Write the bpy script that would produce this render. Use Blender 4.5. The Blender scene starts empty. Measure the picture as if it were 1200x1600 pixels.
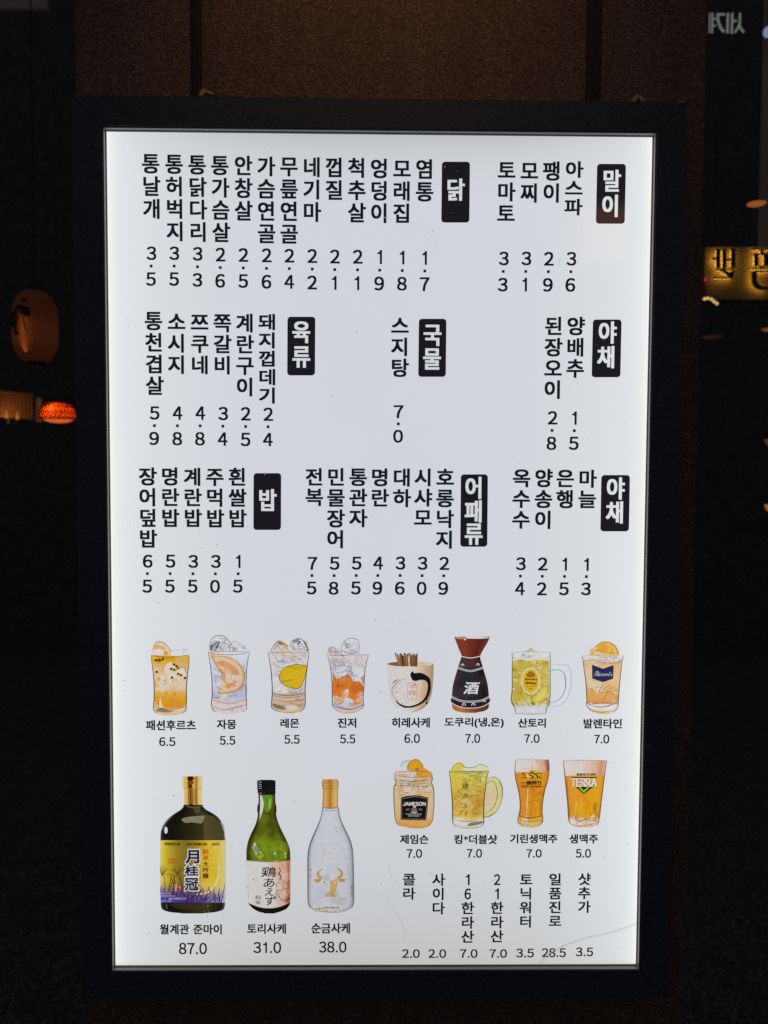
import bpy, math, random
from mathutils import Vector, Matrix
from mathutils.geometry import tessellate_polygon

random.seed(7)
S = bpy.context.scene
COL = S.collection

# ------------------------------------------------------------------ camera
BZ = 1.5                       # height of the middle of the menu panel
PW, PH = 0.60, 0.93767         # lit panel, metres
FPX = 1202.0
CAMP = Vector((-0.0046, -0.862, BZ + 0.0918))
def _rot():
    rx, ry, rz = 0.04433, -0.01201, 0.00455
    cx, sx, cy, sy, cz, sz = math.cos(rx), math.sin(rx), math.cos(ry), math.sin(ry), math.cos(rz), math.sin(rz)
    Rx = Matrix(((1, 0, 0), (0, cx, -sx), (0, sx, cx)))
    Ry = Matrix(((cy, 0, sy), (0, 1, 0), (-sy, 0, cy)))
    Rz = Matrix(((cz, -sz, 0), (sz, cz, 0), (0, 0, 1)))
    return Rz @ Ry @ Rx
_R = _rot()
def _w(v): return Vector((v[0], v[2], -v[1]))
RIGHT, DOWN, FWD = _w(_R[0]), _w(_R[1]), _w(_R[2])
cam = bpy.data.cameras.new('camera'); cam_o = bpy.data.objects.new('camera', cam); COL.objects.link(cam_o)
M = Matrix.Identity(4)
for i, a in enumerate((RIGHT, -DOWN, -FWD)):
    for r in range(3): M[r][i] = a[r]
M.translation = CAMP
cam_o.matrix_world = M
cam.sensor_fit = 'VERTICAL'; cam.sensor_height = 24; cam.sensor_width = 18
cam.lens = 24 * FPX / 1600
cam.clip_start = 0.01; cam.clip_end = 100
cam.dof.use_dof = True; cam.dof.focus_distance = 0.864; cam.dof.aperture_fstop = 4.2
S.camera = cam_o

# ------------------------------------------------------------------ world, lamps, exposure
world = bpy.data.worlds.new('World'); S.world = world; world.use_nodes = True
wb = world.node_tree.nodes['Background']
wb.inputs[0].default_value = (0.88, 0.90, 1.0, 1); wb.inputs[1].default_value = 0.05
S.view_settings.view_transform = 'Standard'; S.view_settings.look = 'None'
S.view_settings.exposure = 0; S.view_settings.gamma = 1; S.view_settings.use_curve_mapping = False
try:
    S.cycles.use_denoising = False
    S.cycles.transparent_max_bounces = 64
    S.cycles.max_bounces = 8
    S.cycles.sample_clamp_indirect = 2.0
except Exception: pass

def lamp(name, kind, loc, power, color, size=0.1, aim=None, **kw):
    l = bpy.data.lights.new(name, kind); l.energy = power; l.color = color
    if kind == 'AREA': l.size = size
    elif kind in ('POINT', 'SPOT'): l.shadow_soft_size = size
    for k, v in kw.items(): setattr(l, k, v)
    o = bpy.data.objects.new(name, l); COL.objects.link(o); o.location = loc
    if aim is not None:
        d = (Vector(aim) - Vector(loc)); o.rotation_euler = d.to_track_quat('-Z', 'Y').to_euler()
    return o
# warm lamp over the doorway washing the boards above the menu
lamp('eave_lamp', 'SPOT', (0.03, -0.30, BZ + 1.15), 3.0, (1.0, 0.50, 0.22), 0.10, (0.0, 0.1, BZ + 0.62), spot_size=math.radians(62), spot_blend=1.0)

# ------------------------------------------------------------------ helpers
def P(px, py, y=0.0):
    """point of the photograph -> point on the upright plane at depth y"""
    d = RIGHT * ((px - 600) / FPX) + DOWN * ((py - 800) / FPX) + FWD
    t = (y - CAMP.y) / d.y
    return CAMP + d * t
def lin(c):
    c = c / 255.0
    return c / 12.92 if c <= 0.04045 else ((c + 0.055) / 1.055) ** 2.4
def L3(c): return tuple(lin(x) for x in c)

def link(name, me, mat, parent=None):
    o = bpy.data.objects.new(name, me); COL.objects.link(o)
    if mat is not None: me.materials.append(mat)
    if parent is not None:
        o.parent = parent
        o.matrix_parent_inverse = Matrix.Identity(4)
    return o
class MB:
    def __init__(s): s.v = []; s.f = []
    def add(s, vs, fs):
        n = len(s.v); s.v += [tuple(v) for v in vs]; s.f += [tuple(i + n for i in f) for f in fs]
    def box(s, a, b):
        x0, y0, z0 = a; x1, y1, z1 = b
        s.add([(x0,y0,z0),(x1,y0,z0),(x1,y1,z0),(x0,y1,z0),(x0,y0,z1),(x1,y0,z1),(x1,y1,z1),(x0,y1,z1)],
              [(0,3,2,1),(4,5,6,7),(0,1,5,4),(1,2,6,5),(2,3,7,6),(3,0,4,7)])
    def prism(s, pts, y0, y1):
        """closed outline in (x, z) given thickness from y0 to y1"""
        n = len(pts)
        tri = tessellate_polygon([[Vector((p[0], p[1], 0)) for p in pts]])
        s.add([(p[0], y0, p[1]) for p in pts] + [(p[0], y1, p[1]) for p in pts],
              [tuple(t) for t in tri] + [tuple(i + n for i in t[::-1]) for t in tri] +
              [(i, (i+1) % n, (i+1) % n + n, i + n) for i in range(n)])
    def tube(s, pts, r, n=8):
        base = len(s.v); pts = [Vector(p) for p in pts]
        for i, p in enumerate(pts):
            d = (pts[min(i+1, len(pts)-1)] - pts[max(i-1, 0)]).normalized()
            a = d.orthogonal().normalized(); b = d.cross(a)
            rr = r[i] if isinstance(r, (list, tuple)) else r
            for k in range(n):
                t = 2*math.pi*k/n; s.v.append(tuple(p + (a*math.cos(t) + b*math.sin(t))*rr))
        for i in range(len(pts)-1):
            for k in range(n):
                s.f.append((base+i*n+k, base+i*n+(k+1) % n, base+(i+1)*n+(k+1) % n, base+(i+1)*n+k))
        s.f.append(tuple(base+k for k in range(n))[::-1]); s.f.append(tuple(base+(len(pts)-1)*n+k for k in range(n)))
    def lathe(s, c, prof, n=32):
        base = len(s.v); c = Vector(c)
        for r, z in prof:
            for k in range(n):
                t = 2*math.pi*k/n; s.v.append((c.x + r*math.cos(t), c.y + r*math.sin(t), c.z + z))
        for i in range(len(prof)-1):
            for k in range(n):
                s.f.append((base+i*n+k, base+i*n+(k+1) % n, base+(i+1)*n+(k+1) % n, base+(i+1)*n+k))
    def build(s, name, mat, parent=None, smooth=False):
        me = bpy.data.meshes.new(name); me.from_pydata(s.v, [], s.f); me.validate(); me.update()
        if smooth:
            for p in me.polygons: p.use_smooth = True
        return link(name, me, mat, parent)
def bevel(o, w, seg=2):
    m = o.modifiers.new('bevel', 'BEVEL'); m.width = w; m.segments = seg; m.limit_method = 'ANGLE'
    return o
def empty(name, loc):
    o = bpy.data.objects.new(name, None); COL.objects.link(o); o.location = loc; o.empty_display_size = 0.05
    return o
def tag(o, label, cat, group=None):
    o['label'] = label; o['category'] = cat
    if group: o['group'] = group
    return o
def keep(o, parent):           # parent that keeps world coordinates
    o.parent = parent; o.matrix_parent_inverse = Matrix.Translation(-parent.location)
    return o

# ------------------------------------------------------------------ materials
def nm(name):
    m = bpy.data.materials.new(name); m.use_nodes = True
    nt = m.node_tree; nt.nodes.clear()
    return m, nt.nodes, nt.links
def N(nodes, t, **kw):
    n = nodes.new(t)
    for k, v in kw.items(): setattr(n, k, v)
    return n
def math_(nodes, links, op, a, b=None, clamp=False):
    n = nodes.new('ShaderNodeMath'); n.operation = op; n.use_clamp = clamp
    for i, x in enumerate((a, b)):
        if x is None: continue
        if isinstance(x, (int, float)): n.inputs[i].default_value = x
        else: links.new(x, n.inputs[i])
    return n.outputs[0]

def backlight_group():
    """how bright and how warm the edge-lit sheet is at a point of the panel"""
    g = bpy.data.node_groups.new('backlight', 'ShaderNodeTree')
    g.interface.new_socket('Color', in_out='OUTPUT', socket_type='NodeSocketColor')
    n, l = g.nodes, g.links
    out = n.new('NodeGroupOutput')
    geo = n.new('ShaderNodeNewGeometry'); sep = n.new('ShaderNodeSeparateXYZ'); l.new(geo.outputs['Position'], sep.inputs[0])
    x = sep.outputs[0]; z = math_(n, l, 'SUBTRACT', sep.outputs[2], BZ)
    dx = math_(n, l, 'SUBTRACT', PW/2, math_(n, l, 'ABSOLUTE', x))
    dt = math_(n, l, 'SUBTRACT', PH/2, z); db = math_(n, l, 'ADD', PH/2, z)
    def fall(d, s): return math_(n, l, 'EXPONENT', math_(n, l, 'MULTIPLY', d, -1.0/s))
    tex = n.new('ShaderNodeTexNoise'); tex.inputs['Scale'].default_value = 4.0; tex.inputs['Detail'].default_value = 4
    l.new(geo.outputs['Position'], tex.inputs['Vector'])
    wob = math_(n, l, 'MULTIPLY', math_(n, l, 'SUBTRACT', tex.outputs[0], 0.5), 0.35)
    def mixin(fac, a, bcol):
        m = n.new('ShaderNodeMix'); m.data_type = 'RGBA'; l.new(fac, m.inputs[0])
        if isinstance(a, tuple): m.inputs[6].default_value = (*L3(a), 1)
        else: l.new(a, m.inputs[6])
        m.inputs[7].default_value = (*L3(bcol), 1); return m.outputs[2]
    def add(x, y): return math_(n, l, 'ADD', x, y, True)
    def mul(x, k): return math_(n, l, 'MULTIPLY', x, k)
    # lamps run down both sides: the sheet dims toward its middle, top and bottom
    c = mixin(add(mul(fall(dt, 0.022), 0.85), wob), (208, 212, 218), (180, 184, 185))
    c = mixin(add(mul(fall(db, 0.10), 0.85), mul(wob, 0.5)), c, (186, 186, 184))
    c = mixin(add(mul(fall(dx, 0.075), 1.0), mul(wob, 0.3)), c, (226, 230, 233))
    c = mixin(fall(dx, 0.0065), c, (248, 250, 244))
    c = mixin(mul(fall(db, 0.0022), 0.75), c, (206, 194, 160))
    l.new(c, out.inputs[0])
    return g
BACK = backlight_group()

def panel_material(name, ink):
    m, n, l = nm(name)
    out = n.new('ShaderNodeOutputMaterial')
    grp = n.new('ShaderNodeGroup'); grp.node_tree = BACK
    em = n.new('ShaderNodeEmission')
    col = grp.outputs[0]
    if ink:
        at = n.new('ShaderNodeAttribute'); at.attribute_name = 'Col'
        tx = n.new('ShaderNodeTexNoise'); tx.inputs['Scale'].default_value = 160; tx.inputs['Detail'].default_value = 4
        geo = n.new('ShaderNodeNewGeometry'); l.new(geo.outputs['Position'], tx.inputs['Vector'])
        v = math_(n, l, 'ADD', math_(n, l, 'MULTIPLY', tx.outputs[0], 0.24), 0.88)
        mx = n.new('ShaderNodeMix'); mx.data_type = 'RGBA'; mx.blend_type = 'MULTIPLY'; mx.inputs[0].default_value = 1
        l.new(col, mx.inputs[6]); l.new(at.outputs['Color'], mx.inputs[7])
        m4 = n.new('ShaderNodeVectorMath'); m4.operation = 'SCALE'; l.new(mx.outputs[2], m4.inputs[0]); l.new(v, m4.inputs[3])
        l.new(m4.outputs[0], em.inputs[0])
    else:
        l.new(col, em.inputs[0])
    gl = n.new('ShaderNodeBsdfGlossy'); gl.inputs['Roughness'].default_value = 0.06; gl.inputs['Color'].default_value = (0.035, 0.035, 0.035, 1)
    add = n.new('ShaderNodeAddShader'); l.new(em.outputs[0], add.inputs[0]); l.new(gl.outputs[0], add.inputs[1])
    res = add.outputs[0]
    if ink:
        tr = n.new('ShaderNodeBsdfTransparent'); mixs = n.new('ShaderNodeMixShader')
        l.new(at.outputs['Alpha'], mixs.inputs[0]); l.new(tr.outputs[0], mixs.inputs[1]); l.new(res, mixs.inputs[2]); res = mixs.outputs[0]
    l.new(res, out.inputs[0])
    return m
M_PANEL = panel_material('backlit_acrylic', False)
M_INK = panel_material('printed_ink', True)
try: M_INK.cycles.emission_sampling = 'NONE'
except Exception: pass

def speckled(name, c0, c1, rough, cell=0.0011, metal=0.0, wood=False):
    """dark surface with fine colour flecks that imitate camera noise"""
    m, n, l = nm(name)
    out = n.new('ShaderNodeOutputMaterial'); b = n.new('ShaderNodeBsdfPrincipled'); l.new(b.outputs[0], out.inputs[0])
    tc = n.new('ShaderNodeTexCoord')
    t = n.new('ShaderNodeTexVoronoi'); t.inputs['Scale'].default_value = 1/cell; l.new(tc.outputs['Object'], t.inputs['Vector'])
    sp = n.new('ShaderNodeSeparateColor'); l.new(t.outputs['Color'], sp.inputs[0])
    t2 = n.new('ShaderNodeTexNoise'); t2.inputs['Scale'].default_value = 9; t2.inputs['Detail'].default_value = 5
    mp = n.new('ShaderNodeMapping'); mp.inputs['Scale'].default_value = (6, 6, 0.5) if wood else (1, 1, 1)
    l.new(tc.outputs['Object'], mp.inputs[0]); l.new(mp.outputs[0], t2.inputs['Vector'])
    f = math_(n, l, 'POWER', sp.outputs[0], 2.2)
    f = math_(n, l, 'MULTIPLY', f, math_(n, l, 'ADD', math_(n, l, 'MULTIPLY', t2.outputs[0], 1.2), 0.3), True)
    mx = n.new('ShaderNodeMix'); mx.data_type = 'RGBA'; l.new(f, mx.inputs[0])
    mx.inputs[6].default_value = (*c0, 1); mx.inputs[7].default_value = (*c1, 1)
    l.new(mx.outputs[2], b.inputs['Base Color'])
    b.inputs['Roughness'].default_value = rough; b.inputs['Metallic'].default_value = metal
    bp = n.new('ShaderNodeBump'); bp.inputs['Strength'].default_value = 0.25; bp.inputs['Distance'].default_value = 0.0004
    l.new(sp.outputs[1], bp.inputs['Height']); l.new(bp.outputs[0], b.inputs['Normal'])
    return m
M_FRAME = speckled('black_glare_tint', (0.042, 0.056, 0.080), (0.100, 0.132, 0.185), 0.6, 0.0014)  # bluish tint puts the glare into the base colour; flecks imitate camera noise
M_WALL = speckled('brown_stained_board', (0.090, 0.054, 0.040), (0.40, 0.25, 0.185), 0.7, 0.0014, wood=True)
M_BATTEN = speckled('dark_batten', (0.012, 0.009, 0.008), (0.07, 0.055, 0.05), 0.7, 0.0012, wood=True)
M_DARK = speckled('dark_plaster', (0.022, 0.020, 0.022), (0.22, 0.20, 0.21), 0.9, 0.005)

def plain(name, c, rough=0.5, metal=0.0, noise=0.25, scale=60):
    m, n, l = nm(name)
    out = n.new('ShaderNodeOutputMaterial'); b = n.new('ShaderNodeBsdfPrincipled'); l.new(b.outputs[0], out.inputs[0])
    t = n.new('ShaderNodeTexNoise'); t.inputs['Scale'].default_value = scale; t.inputs['Detail'].default_value = 5
    tc = n.new('ShaderNodeTexCoord'); l.new(tc.outputs['Object'], t.inputs['Vector'])
    v = math_(n, l, 'ADD', math_(n, l, 'MULTIPLY', t.outputs[0], 2*noise), 1-noise)
    sc = n.new('ShaderNodeVectorMath'); sc.operation = 'SCALE'; sc.inputs[0].default_value = c; l.new(v, sc.inputs[3])
    l.new(sc.outputs[0], b.inputs['Base Color']); b.inputs['Roughness'].default_value = rough; b.inputs['Metallic'].default_value = metal
    return m
def glow(name, c, strength):
    m, n, l = nm(name)
    out = n.new('ShaderNodeOutputMaterial'); e = n.new('ShaderNodeEmission'); l.new(e.outputs[0], out.inputs[0])
    e.inputs[0].default_value = (*c, 1); e.inputs[1].default_value = strength
    return m
def paper(name, c, transl):
    m, n, l = nm(name)
    out = n.new('ShaderNodeOutputMaterial'); d = n.new('ShaderNodeBsdfDiffuse'); t = n.new('ShaderNodeBsdfTranslucent'); x = n.new('ShaderNodeMixShader')
    tx = n.new('ShaderNodeTexNoise'); tx.inputs['Scale'].default_value = 40; tx.inputs['Detail'].default_value = 6
    sc = n.new('ShaderNodeVectorMath'); sc.operation = 'SCALE'; sc.inputs[0].default_value = c
    l.new(math_(n, l, 'ADD', math_(n, l, 'MULTIPLY', tx.outputs[0], 0.8), 0.6), sc.inputs[3])
    l.new(sc.outputs[0], d.inputs[0]); l.new(sc.outputs[0], t.inputs[0]); x.inputs[0].default_value = transl
    l.new(d.outputs[0], x.inputs[1]); l.new(t.outputs[0], x.inputs[2]); l.new(x.outputs[0], out.inputs[0])
    return m
M_ALU = plain('dull_aluminium', (0.27, 0.27, 0.28), 0.42, 0.0, 0.2, 25)
M_GASKET = plain('dark_gasket', (0.035, 0.035, 0.04), 0.6)
M_BLACK = plain('black_letter', (0.008, 0.007, 0.006), 0.6)
M_CORD = plain('black_cord', (0.01, 0.01, 0.01), 0.6)

# ------------------------------------------------------------------ partition wall behind the board
WY = 0.055                                    # front face of the wall
wx0, wx1 = P(121, 300, WY).x, P(1089, 700, WY).x
z0, z1 = 0.55, 2.75
wall = empty('partition_wall', ((wx0+wx1)/2, WY+0.03, z0))
tag(wall, 'dark brown boarded partition wall carrying the lit menu board', 'wall')
def wpart(name, mb, mat): return keep(mb.build(name, mat), wall)
b1a, b1b = P(300, 80, WY).x, P(315, 80, WY).x
b2a, b2b = P(916, 80, WY).x, P(938, 80, WY).x
for xa, xb in ((wx0, b1a), (b1b, b2a), (b2b, wx1)):
    mb = MB(); mb.box((xa, WY, BZ), (xb, WY+0.06, z1)); wpart('board', mb, M_WALL)
for xa, xb in ((b1a, b1b), (b2a, b2b)):
    mb = MB(); mb.box((xa, WY-0.006+0.001, BZ), (xb, WY+0.05, z1)); bevel(wpart('batten', mb, M_BATTEN), 0.002)
mb = MB(); mb.box((wx0, WY, z0), (wx1, WY+0.06, BZ)); wpart('board', mb, M_WALL)

# ------------------------------------------------------------------ the menu board
menu = empty('menu_board', (0, WY, BZ - PH/2))
tag(menu, 'tall white backlit menu board in black frame with Korean lettering and drink pictures', 'menu board')
FY = -0.0095                                  # front face of the frame, proud of the panel
FW = 0.033
def quad_ring(i, a, b):                       # corner pairs of side i between inset a (outer) and b (inner) of a rectangle
    X, Z = PW/2, PH/2
    o = [(-X-a, Z+a), (X+a, Z+a), (X+a, -Z-a), (-X-a, -Z-a)]; q = [(-X-b, Z+b), (X+b, Z+b), (X+b, -Z-b), (-X-b, -Z-b)]
    j = (i+1) % 4
    return o[i], o[j], q[j], q[i]
def rail(i, a, b, y0, y1, gap=0.00003):
    p = quad_ring(i, a, b)
    cx = sum(v[0] for v in p)/4; cz = sum(v[1] for v in p)/4
    t = Vector((p[1][0]-p[0][0], p[1][1]-p[0][1])).normalized()
    pts = []
    for k, v in enumerate(p):
        s = 1 if k in (0, 3) else -1
        pts.append((v[0] + t.x*gap*s, BZ + v[1] + t.y*gap*s))
    mb = MB(); mb.prism(pts, y0, y1); return mb
for i in range(4):
    o = keep(rail(i, FW, 0.0018, FY, WY-0.0065).build('frame_rail', M_FRAME), menu); bevel(o, 0.0005)
for i in range(4):
    o = keep(rail(i, 0.0018, 0.0, FY+0.0012, 0.012).build('trim_strip', M_ALU), menu); bevel(o, 0.0006)
for i in range(4):
    o = keep(rail(i, 0.0, -0.0005, -0.0028, 0.010).build('gasket', M_GASKET), menu)
mb = MB(); mb.box((-PW/2+0.0004, 0.0, BZ-PH/2+0.0004), (PW/2-0.0004, 0.009, BZ+PH/2-0.0004))
keep(mb.build('backlit_panel', M_PANEL), menu)

# ------------------------------------------------------------------ ink: flat printed shapes on the panel
INK_Y = -0.00015
WHITE_REF = L3((216, 219, 224))
def ink_col(c, a=1.0):
    r = [x / w for x, w in zip(L3(c), WHITE_REF)]; m = max(1.0, max(r)); r = [x / m for x in r]
    return (r[0], r[1], r[2], a)
class Ink:
    def __init__(s): s.v = []; s.f = []; s.c = []
    def poly(s, pts, y, col, a=1.0):
        """pts: photograph pixels"""
        n = len(s.v); cc = ink_col(col, a)
        w = []
        for p in pts:
            q = P(p[0], p[1], 0); w.append(q)
        tri = tessellate_polygon([[Vector((q.x, q.z, 0)) for q in w]])
        s.v += [(q.x, y, q.z) for q in w]; s.c += [cc]*len(w)
        s.f += [tuple(i + n for i in t) for t in tri]
    def grid(s, rows, y):
        """rows: list of lists of (px, py, colour, alpha)"""
        n = len(s.v); k = len(rows[0])
        for r in rows:
            for px, py, c, a in r:
                q = P(px, py, 0); s.v.append((q.x, y, q.z)); s.c.append(ink_col(c, a))
        for i in range(len(rows)-1):
            for j in range(k-1):
                s.f.append((n+i*k+j, n+i*k+j+1, n+(i+1)*k+j+1, n+(i+1)*k+j))
    def mesh(s, vs, fs, y, col, a=1.0):
        n = len(s.v); cc = ink_col(col, a)
        s.v += [(v[0], y, v[1]) for v in vs]; s.c += [cc]*len(vs); s.f += [tuple(i+n for i in f) for f in fs]
    def build(s, name, parent):
        me = bpy.data.meshes.new(name); me.from_pydata(s.v, [], s.f); me.update()
        ca = me.color_attributes.new('Col', 'FLOAT_COLOR', 'POINT')
        ca.data.foreach_set('color', [x for c in s.c for x in c])
        return keep_to(link(name, me, M_INK), parent)
def keep_to(o, parent):
    o.parent = parent
    o.matrix_parent_inverse = (Matrix.Translation(-menu.location) if parent is menu else Matrix.Identity(4))
    if parent is not menu: o.matrix_parent_inverse = Matrix.Identity(4)
    return o

# glyphs: flat meshes of single characters from Blender's own built-in lettering
_gl = {}
ONE = [(0.30, 0.0), (0.30, 0.545), (0.13, 0.545), (0.13, 0.595), (0.22, 0.615), (0.275, 0.65), (0.305, 0.735), (0.385, 0.735), (0.385, 0.0)]
def glyph(ch):
    if ch in _gl: return _gl[ch]
    if ch == '1':
        tri = tessellate_polygon([[Vector((*p, 0)) for p in ONE]])
        g = ([Vector(p) for p in ONE], [tuple(t) for t in tri])
    elif ch == '.':
        g = ([Vector(p) for p in ((0.09, 0), (0.20, 0), (0.20, 0.11), (0.09, 0.11))], [(0, 1, 2, 3)])
    else:
        c = ch
        if ch.isascii() and ch.isalnum(): c = chr(ord(ch) + 0xFEE0)      # full-width form
        cu = bpy.data.curves.new('tmp', 'FONT'); cu.body = c; cu.fill_mode = 'FRONT'; cu.resolution_u = 4
        ob = bpy.data.objects.new('tmp', cu); COL.objects.link(ob); bpy.context.view_layer.update()
        me = bpy.data.meshes.new_from_object(ob)
        g = ([Vector((v.co.x, v.co.y)) for v in me.vertices], [tuple(p.vertices) for p in me.polygons])
        bpy.data.objects.remove(ob); bpy.data.curves.remove(cu); bpy.data.meshes.remove(me)
    _gl[ch] = g
    return g
def bbox(vs):
    xs = [v.x for v in vs]; ys = [v.y for v in vs]
    return min(xs), max(xs), min(ys), max(ys)
def hangul_ref():
    a = bbox(glyph('통')[0]); b = bbox(glyph('를')[0]); c = bbox(glyph('아')[0])
    return min(a[0], b[0]), max(a[1], b[1]), min(a[2], b[2]), max(a[3], c[3])
for _c in '통날개허벅지닭다리가슴살안창연골무릎네기마껍질척추엉덩이모래집염토찌팽아스파천겹소시쯔쿠쪽갈비계란구돼데탕된장오양배어덮밥명주먹흰쌀전복민물관자대하샤호롱낙옥수송은행늘육류국채말패콜라사한산닉워터일품진로샷추션후르츠몽레몬저히케도냉온발렌타인월준순금제임킹더블린생맥청정거테酒月桂冠純米大吟醸鶏あえず金一番搾り0123456789ABCDEFGIJKLMNOPRSTUWY':
    glyph(_c)
REF = hangul_ref()
def spread_copies(bx, by, n):
    if n <= 4: return [(-bx, -by), (bx, -by), (-bx, by), (bx, by)]
    return [(i*bx, j*by) for i in (-1, 0, 1) for j in (-1, 0, 1)]
def put(ink, ch, box, fit, y, col, bold=(0, 0), n=4, a=1.0, shear=0.0):
    """draw one character into box = (x0, y0, x1, y1) photograph pixels; fit 'cell' keeps its place in the character cell, 'ink' fits its outline"""
    vs, fs = glyph(ch)
    if not vs: return
    x0, y0, x1, y1 = box
    r = REF if fit == 'cell' else bbox(vs)
    p0 = P(x0, y1); p1 = P(x1, y0)
    pxs = (P(x1, (y0+y1)/2).x - P(x0, (y0+y1)/2).x) / (x1-x0)
    # upright on the panel: place by the middle of the box
    c = P((x0+x1)/2, (y0+y1)/2); w = (x1-x0)*pxs; h = p1.z - p0.z
    bx, by = bold[0]*pxs, bold[1]*pxs
    w2, h2 = w - 2*bx, h - 2*by
    sx = w2 / max(1e-6, r[1]-r[0]); sy = h2 / max(1e-6, r[3]-r[2])
    pts = [((v.x - (r[0]+r[1])/2)*sx + shear*(v.y - (r[2]+r[3])/2)*sy, (v.y - (r[2]+r[3])/2)*sy) for v in vs]
    offs = spread_copies(bx, by, n) if (bx or by) else [(0, 0)]
    for k, (ox, oz) in enumerate(offs):
        ink.mesh([(c.x + p[0] + ox, c.z + p[1] + oz) for p in pts], fs, y - k*0.000003, col, a)

DARK = (22, 23, 31)
def name_column(text, xt, yt, xb, yb, width=27.6, bold=(0.95, 0.72)):
    ink = Ink(); n = len(text); tot = yb - yt; p = tot / (n - 0.12); h = 0.88*p
    for i, ch in enumerate(text):
        cy = yt + h/2 + i*p; f = (cy - yt)/max(1, tot); cx = xt + (xb - xt)*f
        if ch.isascii():
            w = width*(0.30 if ch == '1' else 0.52); put(ink, ch, (cx-w/2-(0.5 if ch == '1' else 0), cy-h*0.44, cx+w/2, cy+h*0.44), 'ink', INK_Y, DARK, (0.5, 0.4))
        else:
            put(ink, ch, (cx-width/2, cy-h/2, cx+width/2, cy+h/2), 'cell', INK_Y, DARK, bold)
    ink.build('item_name', menu)
def price_column(text, xt, yt, xb, yb):
    ink = Ink(); a, b = text.split('.'); T = yb - yt; h = 0.345*T
    for ch, cx, cy in ((a, xt, yt + h/2), (b, xb, yb - h/2)):
        w = 15.4
        if ch == '1': w = 7.4; cx -= 0.8
        put(ink, ch, (cx-w/2, cy-h/2, cx+w/2, cy+h/2), 'ink', INK_Y, DARK, (0.72, 0.5))
    cx, cy = (xt+xb)/2, yt + 0.497*T
    ink.poly([(cx-2.2, cy-2.2), (cx+2.2, cy-2.2), (cx+2.2, cy+2.2), (cx-2.2, cy+2.2)], INK_Y, DARK)
    ink.build('item_price', menu)
def hlayout(text):
    """advance positions of a horizontal line in em"""
    out = []; x = 0.0
    for ch in text:
        if ch == ' ': x += 0.36; continue
        vs, _ = glyph(ch); b = bbox(vs)
        if ord(ch) > 0x2E80: out.append((ch, x, 'h')); x += 0.92
        elif ch == '.': out.append((ch, x - 0.0, 'l')); x += 0.29
        elif ch == '1': out.append((ch, x, 'l')); x += 0.56
        elif ch.isalnum() : out.append((ch, x - b[0] + 0.05, 'l')); x += (b[1]-b[0]) + 0.10
        else: out.append((ch, x - b[0] + 0.04, 'l')); x += (b[1]-b[0]) + 0.08
    return out
def hline(ink, text, box, y, col, bold=(0.3, 0.25), a=1.0, n=4, shear=0.0):
    lay = hlayout(text); bs = []
    for ch, x, _ in lay:
        b = bbox(glyph(ch)[0]); bs.append((b[0]+x, b[1]+x, b[2], b[3]))
    X0 = min(b[0] for b in bs); X1 = max(b[1] for b in bs); Y0 = min(b[2] for b in bs); Y1 = max(b[3] for b in bs)
    x0, y0, x1, y1 = box; sx = (x1-x0-2*bold[0])/(X1-X0); sy = (y1-y0-2*bold[1])/(Y1-Y0)
    for (ch, x, _), b in zip(lay, bs):
        bx0 = x0 + bold[0] + (b[0]-X0)*sx; bx1 = x0 + bold[0] + (b[1]-X0)*sx
        by0 = y0 + bold[1] + (Y1-b[3])*sy; by1 = y0 + bold[1] + (Y1-b[2])*sy
        bb = (0.25, 0.25) if ch == '*' else bold
        put(ink, ch, (bx0-bb[0], by0-bb[1], bx1+bb[0], by1+bb[1]), 'ink', y, col, bb, n, a, shear)
def name_line(text, x0, y0, x1, y1, bold=(0.55, 0.42)):
    ink = Ink(); hline(ink, text, (x0, y0, x1, y1), INK_Y, DARK, bold); ink.build('item_name', menu)
def price_line(text, x0, y0, x1, y1, bold=(0.42, 0.3)):
    ink = Ink(); hline(ink, text, (x0, y0, x1, y1), INK_Y, DARK, bold); ink.build('item_price', menu)

def plaque(x0, y0, x1, y1, glyphs, lean=1.0):
    ink = Ink(); r = 5.0; pts = []
    for cx, cy, a0 in ((x1-r, y0+r, -90), (x1-r, y1-r, 0), (x0+r, y1-r, 90), (x0+r, y0+r, 180)):
        for k in range(6):
            t = math.radians(a0 + 18*k); px = cx + r*math.cos(t); py = cy + r*math.sin(t)
            pts.append((px - lean*((py-(y0+y1)/2)/(y1-y0)), py))
    ink.poly(pts, INK_Y, (26, 24, 30))
    o = ink.build('category_plaque', menu)
    ink = Ink()
    for ch, cx, cy in glyphs:
        put(ink, ch, (cx-14, cy-17.3, cx+14, cy+17.3), 'cell', INK_Y-0.0001, (232, 236, 240), (1.12, 0.74), 9)
    ink.build('plaque_lettering', o)

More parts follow.
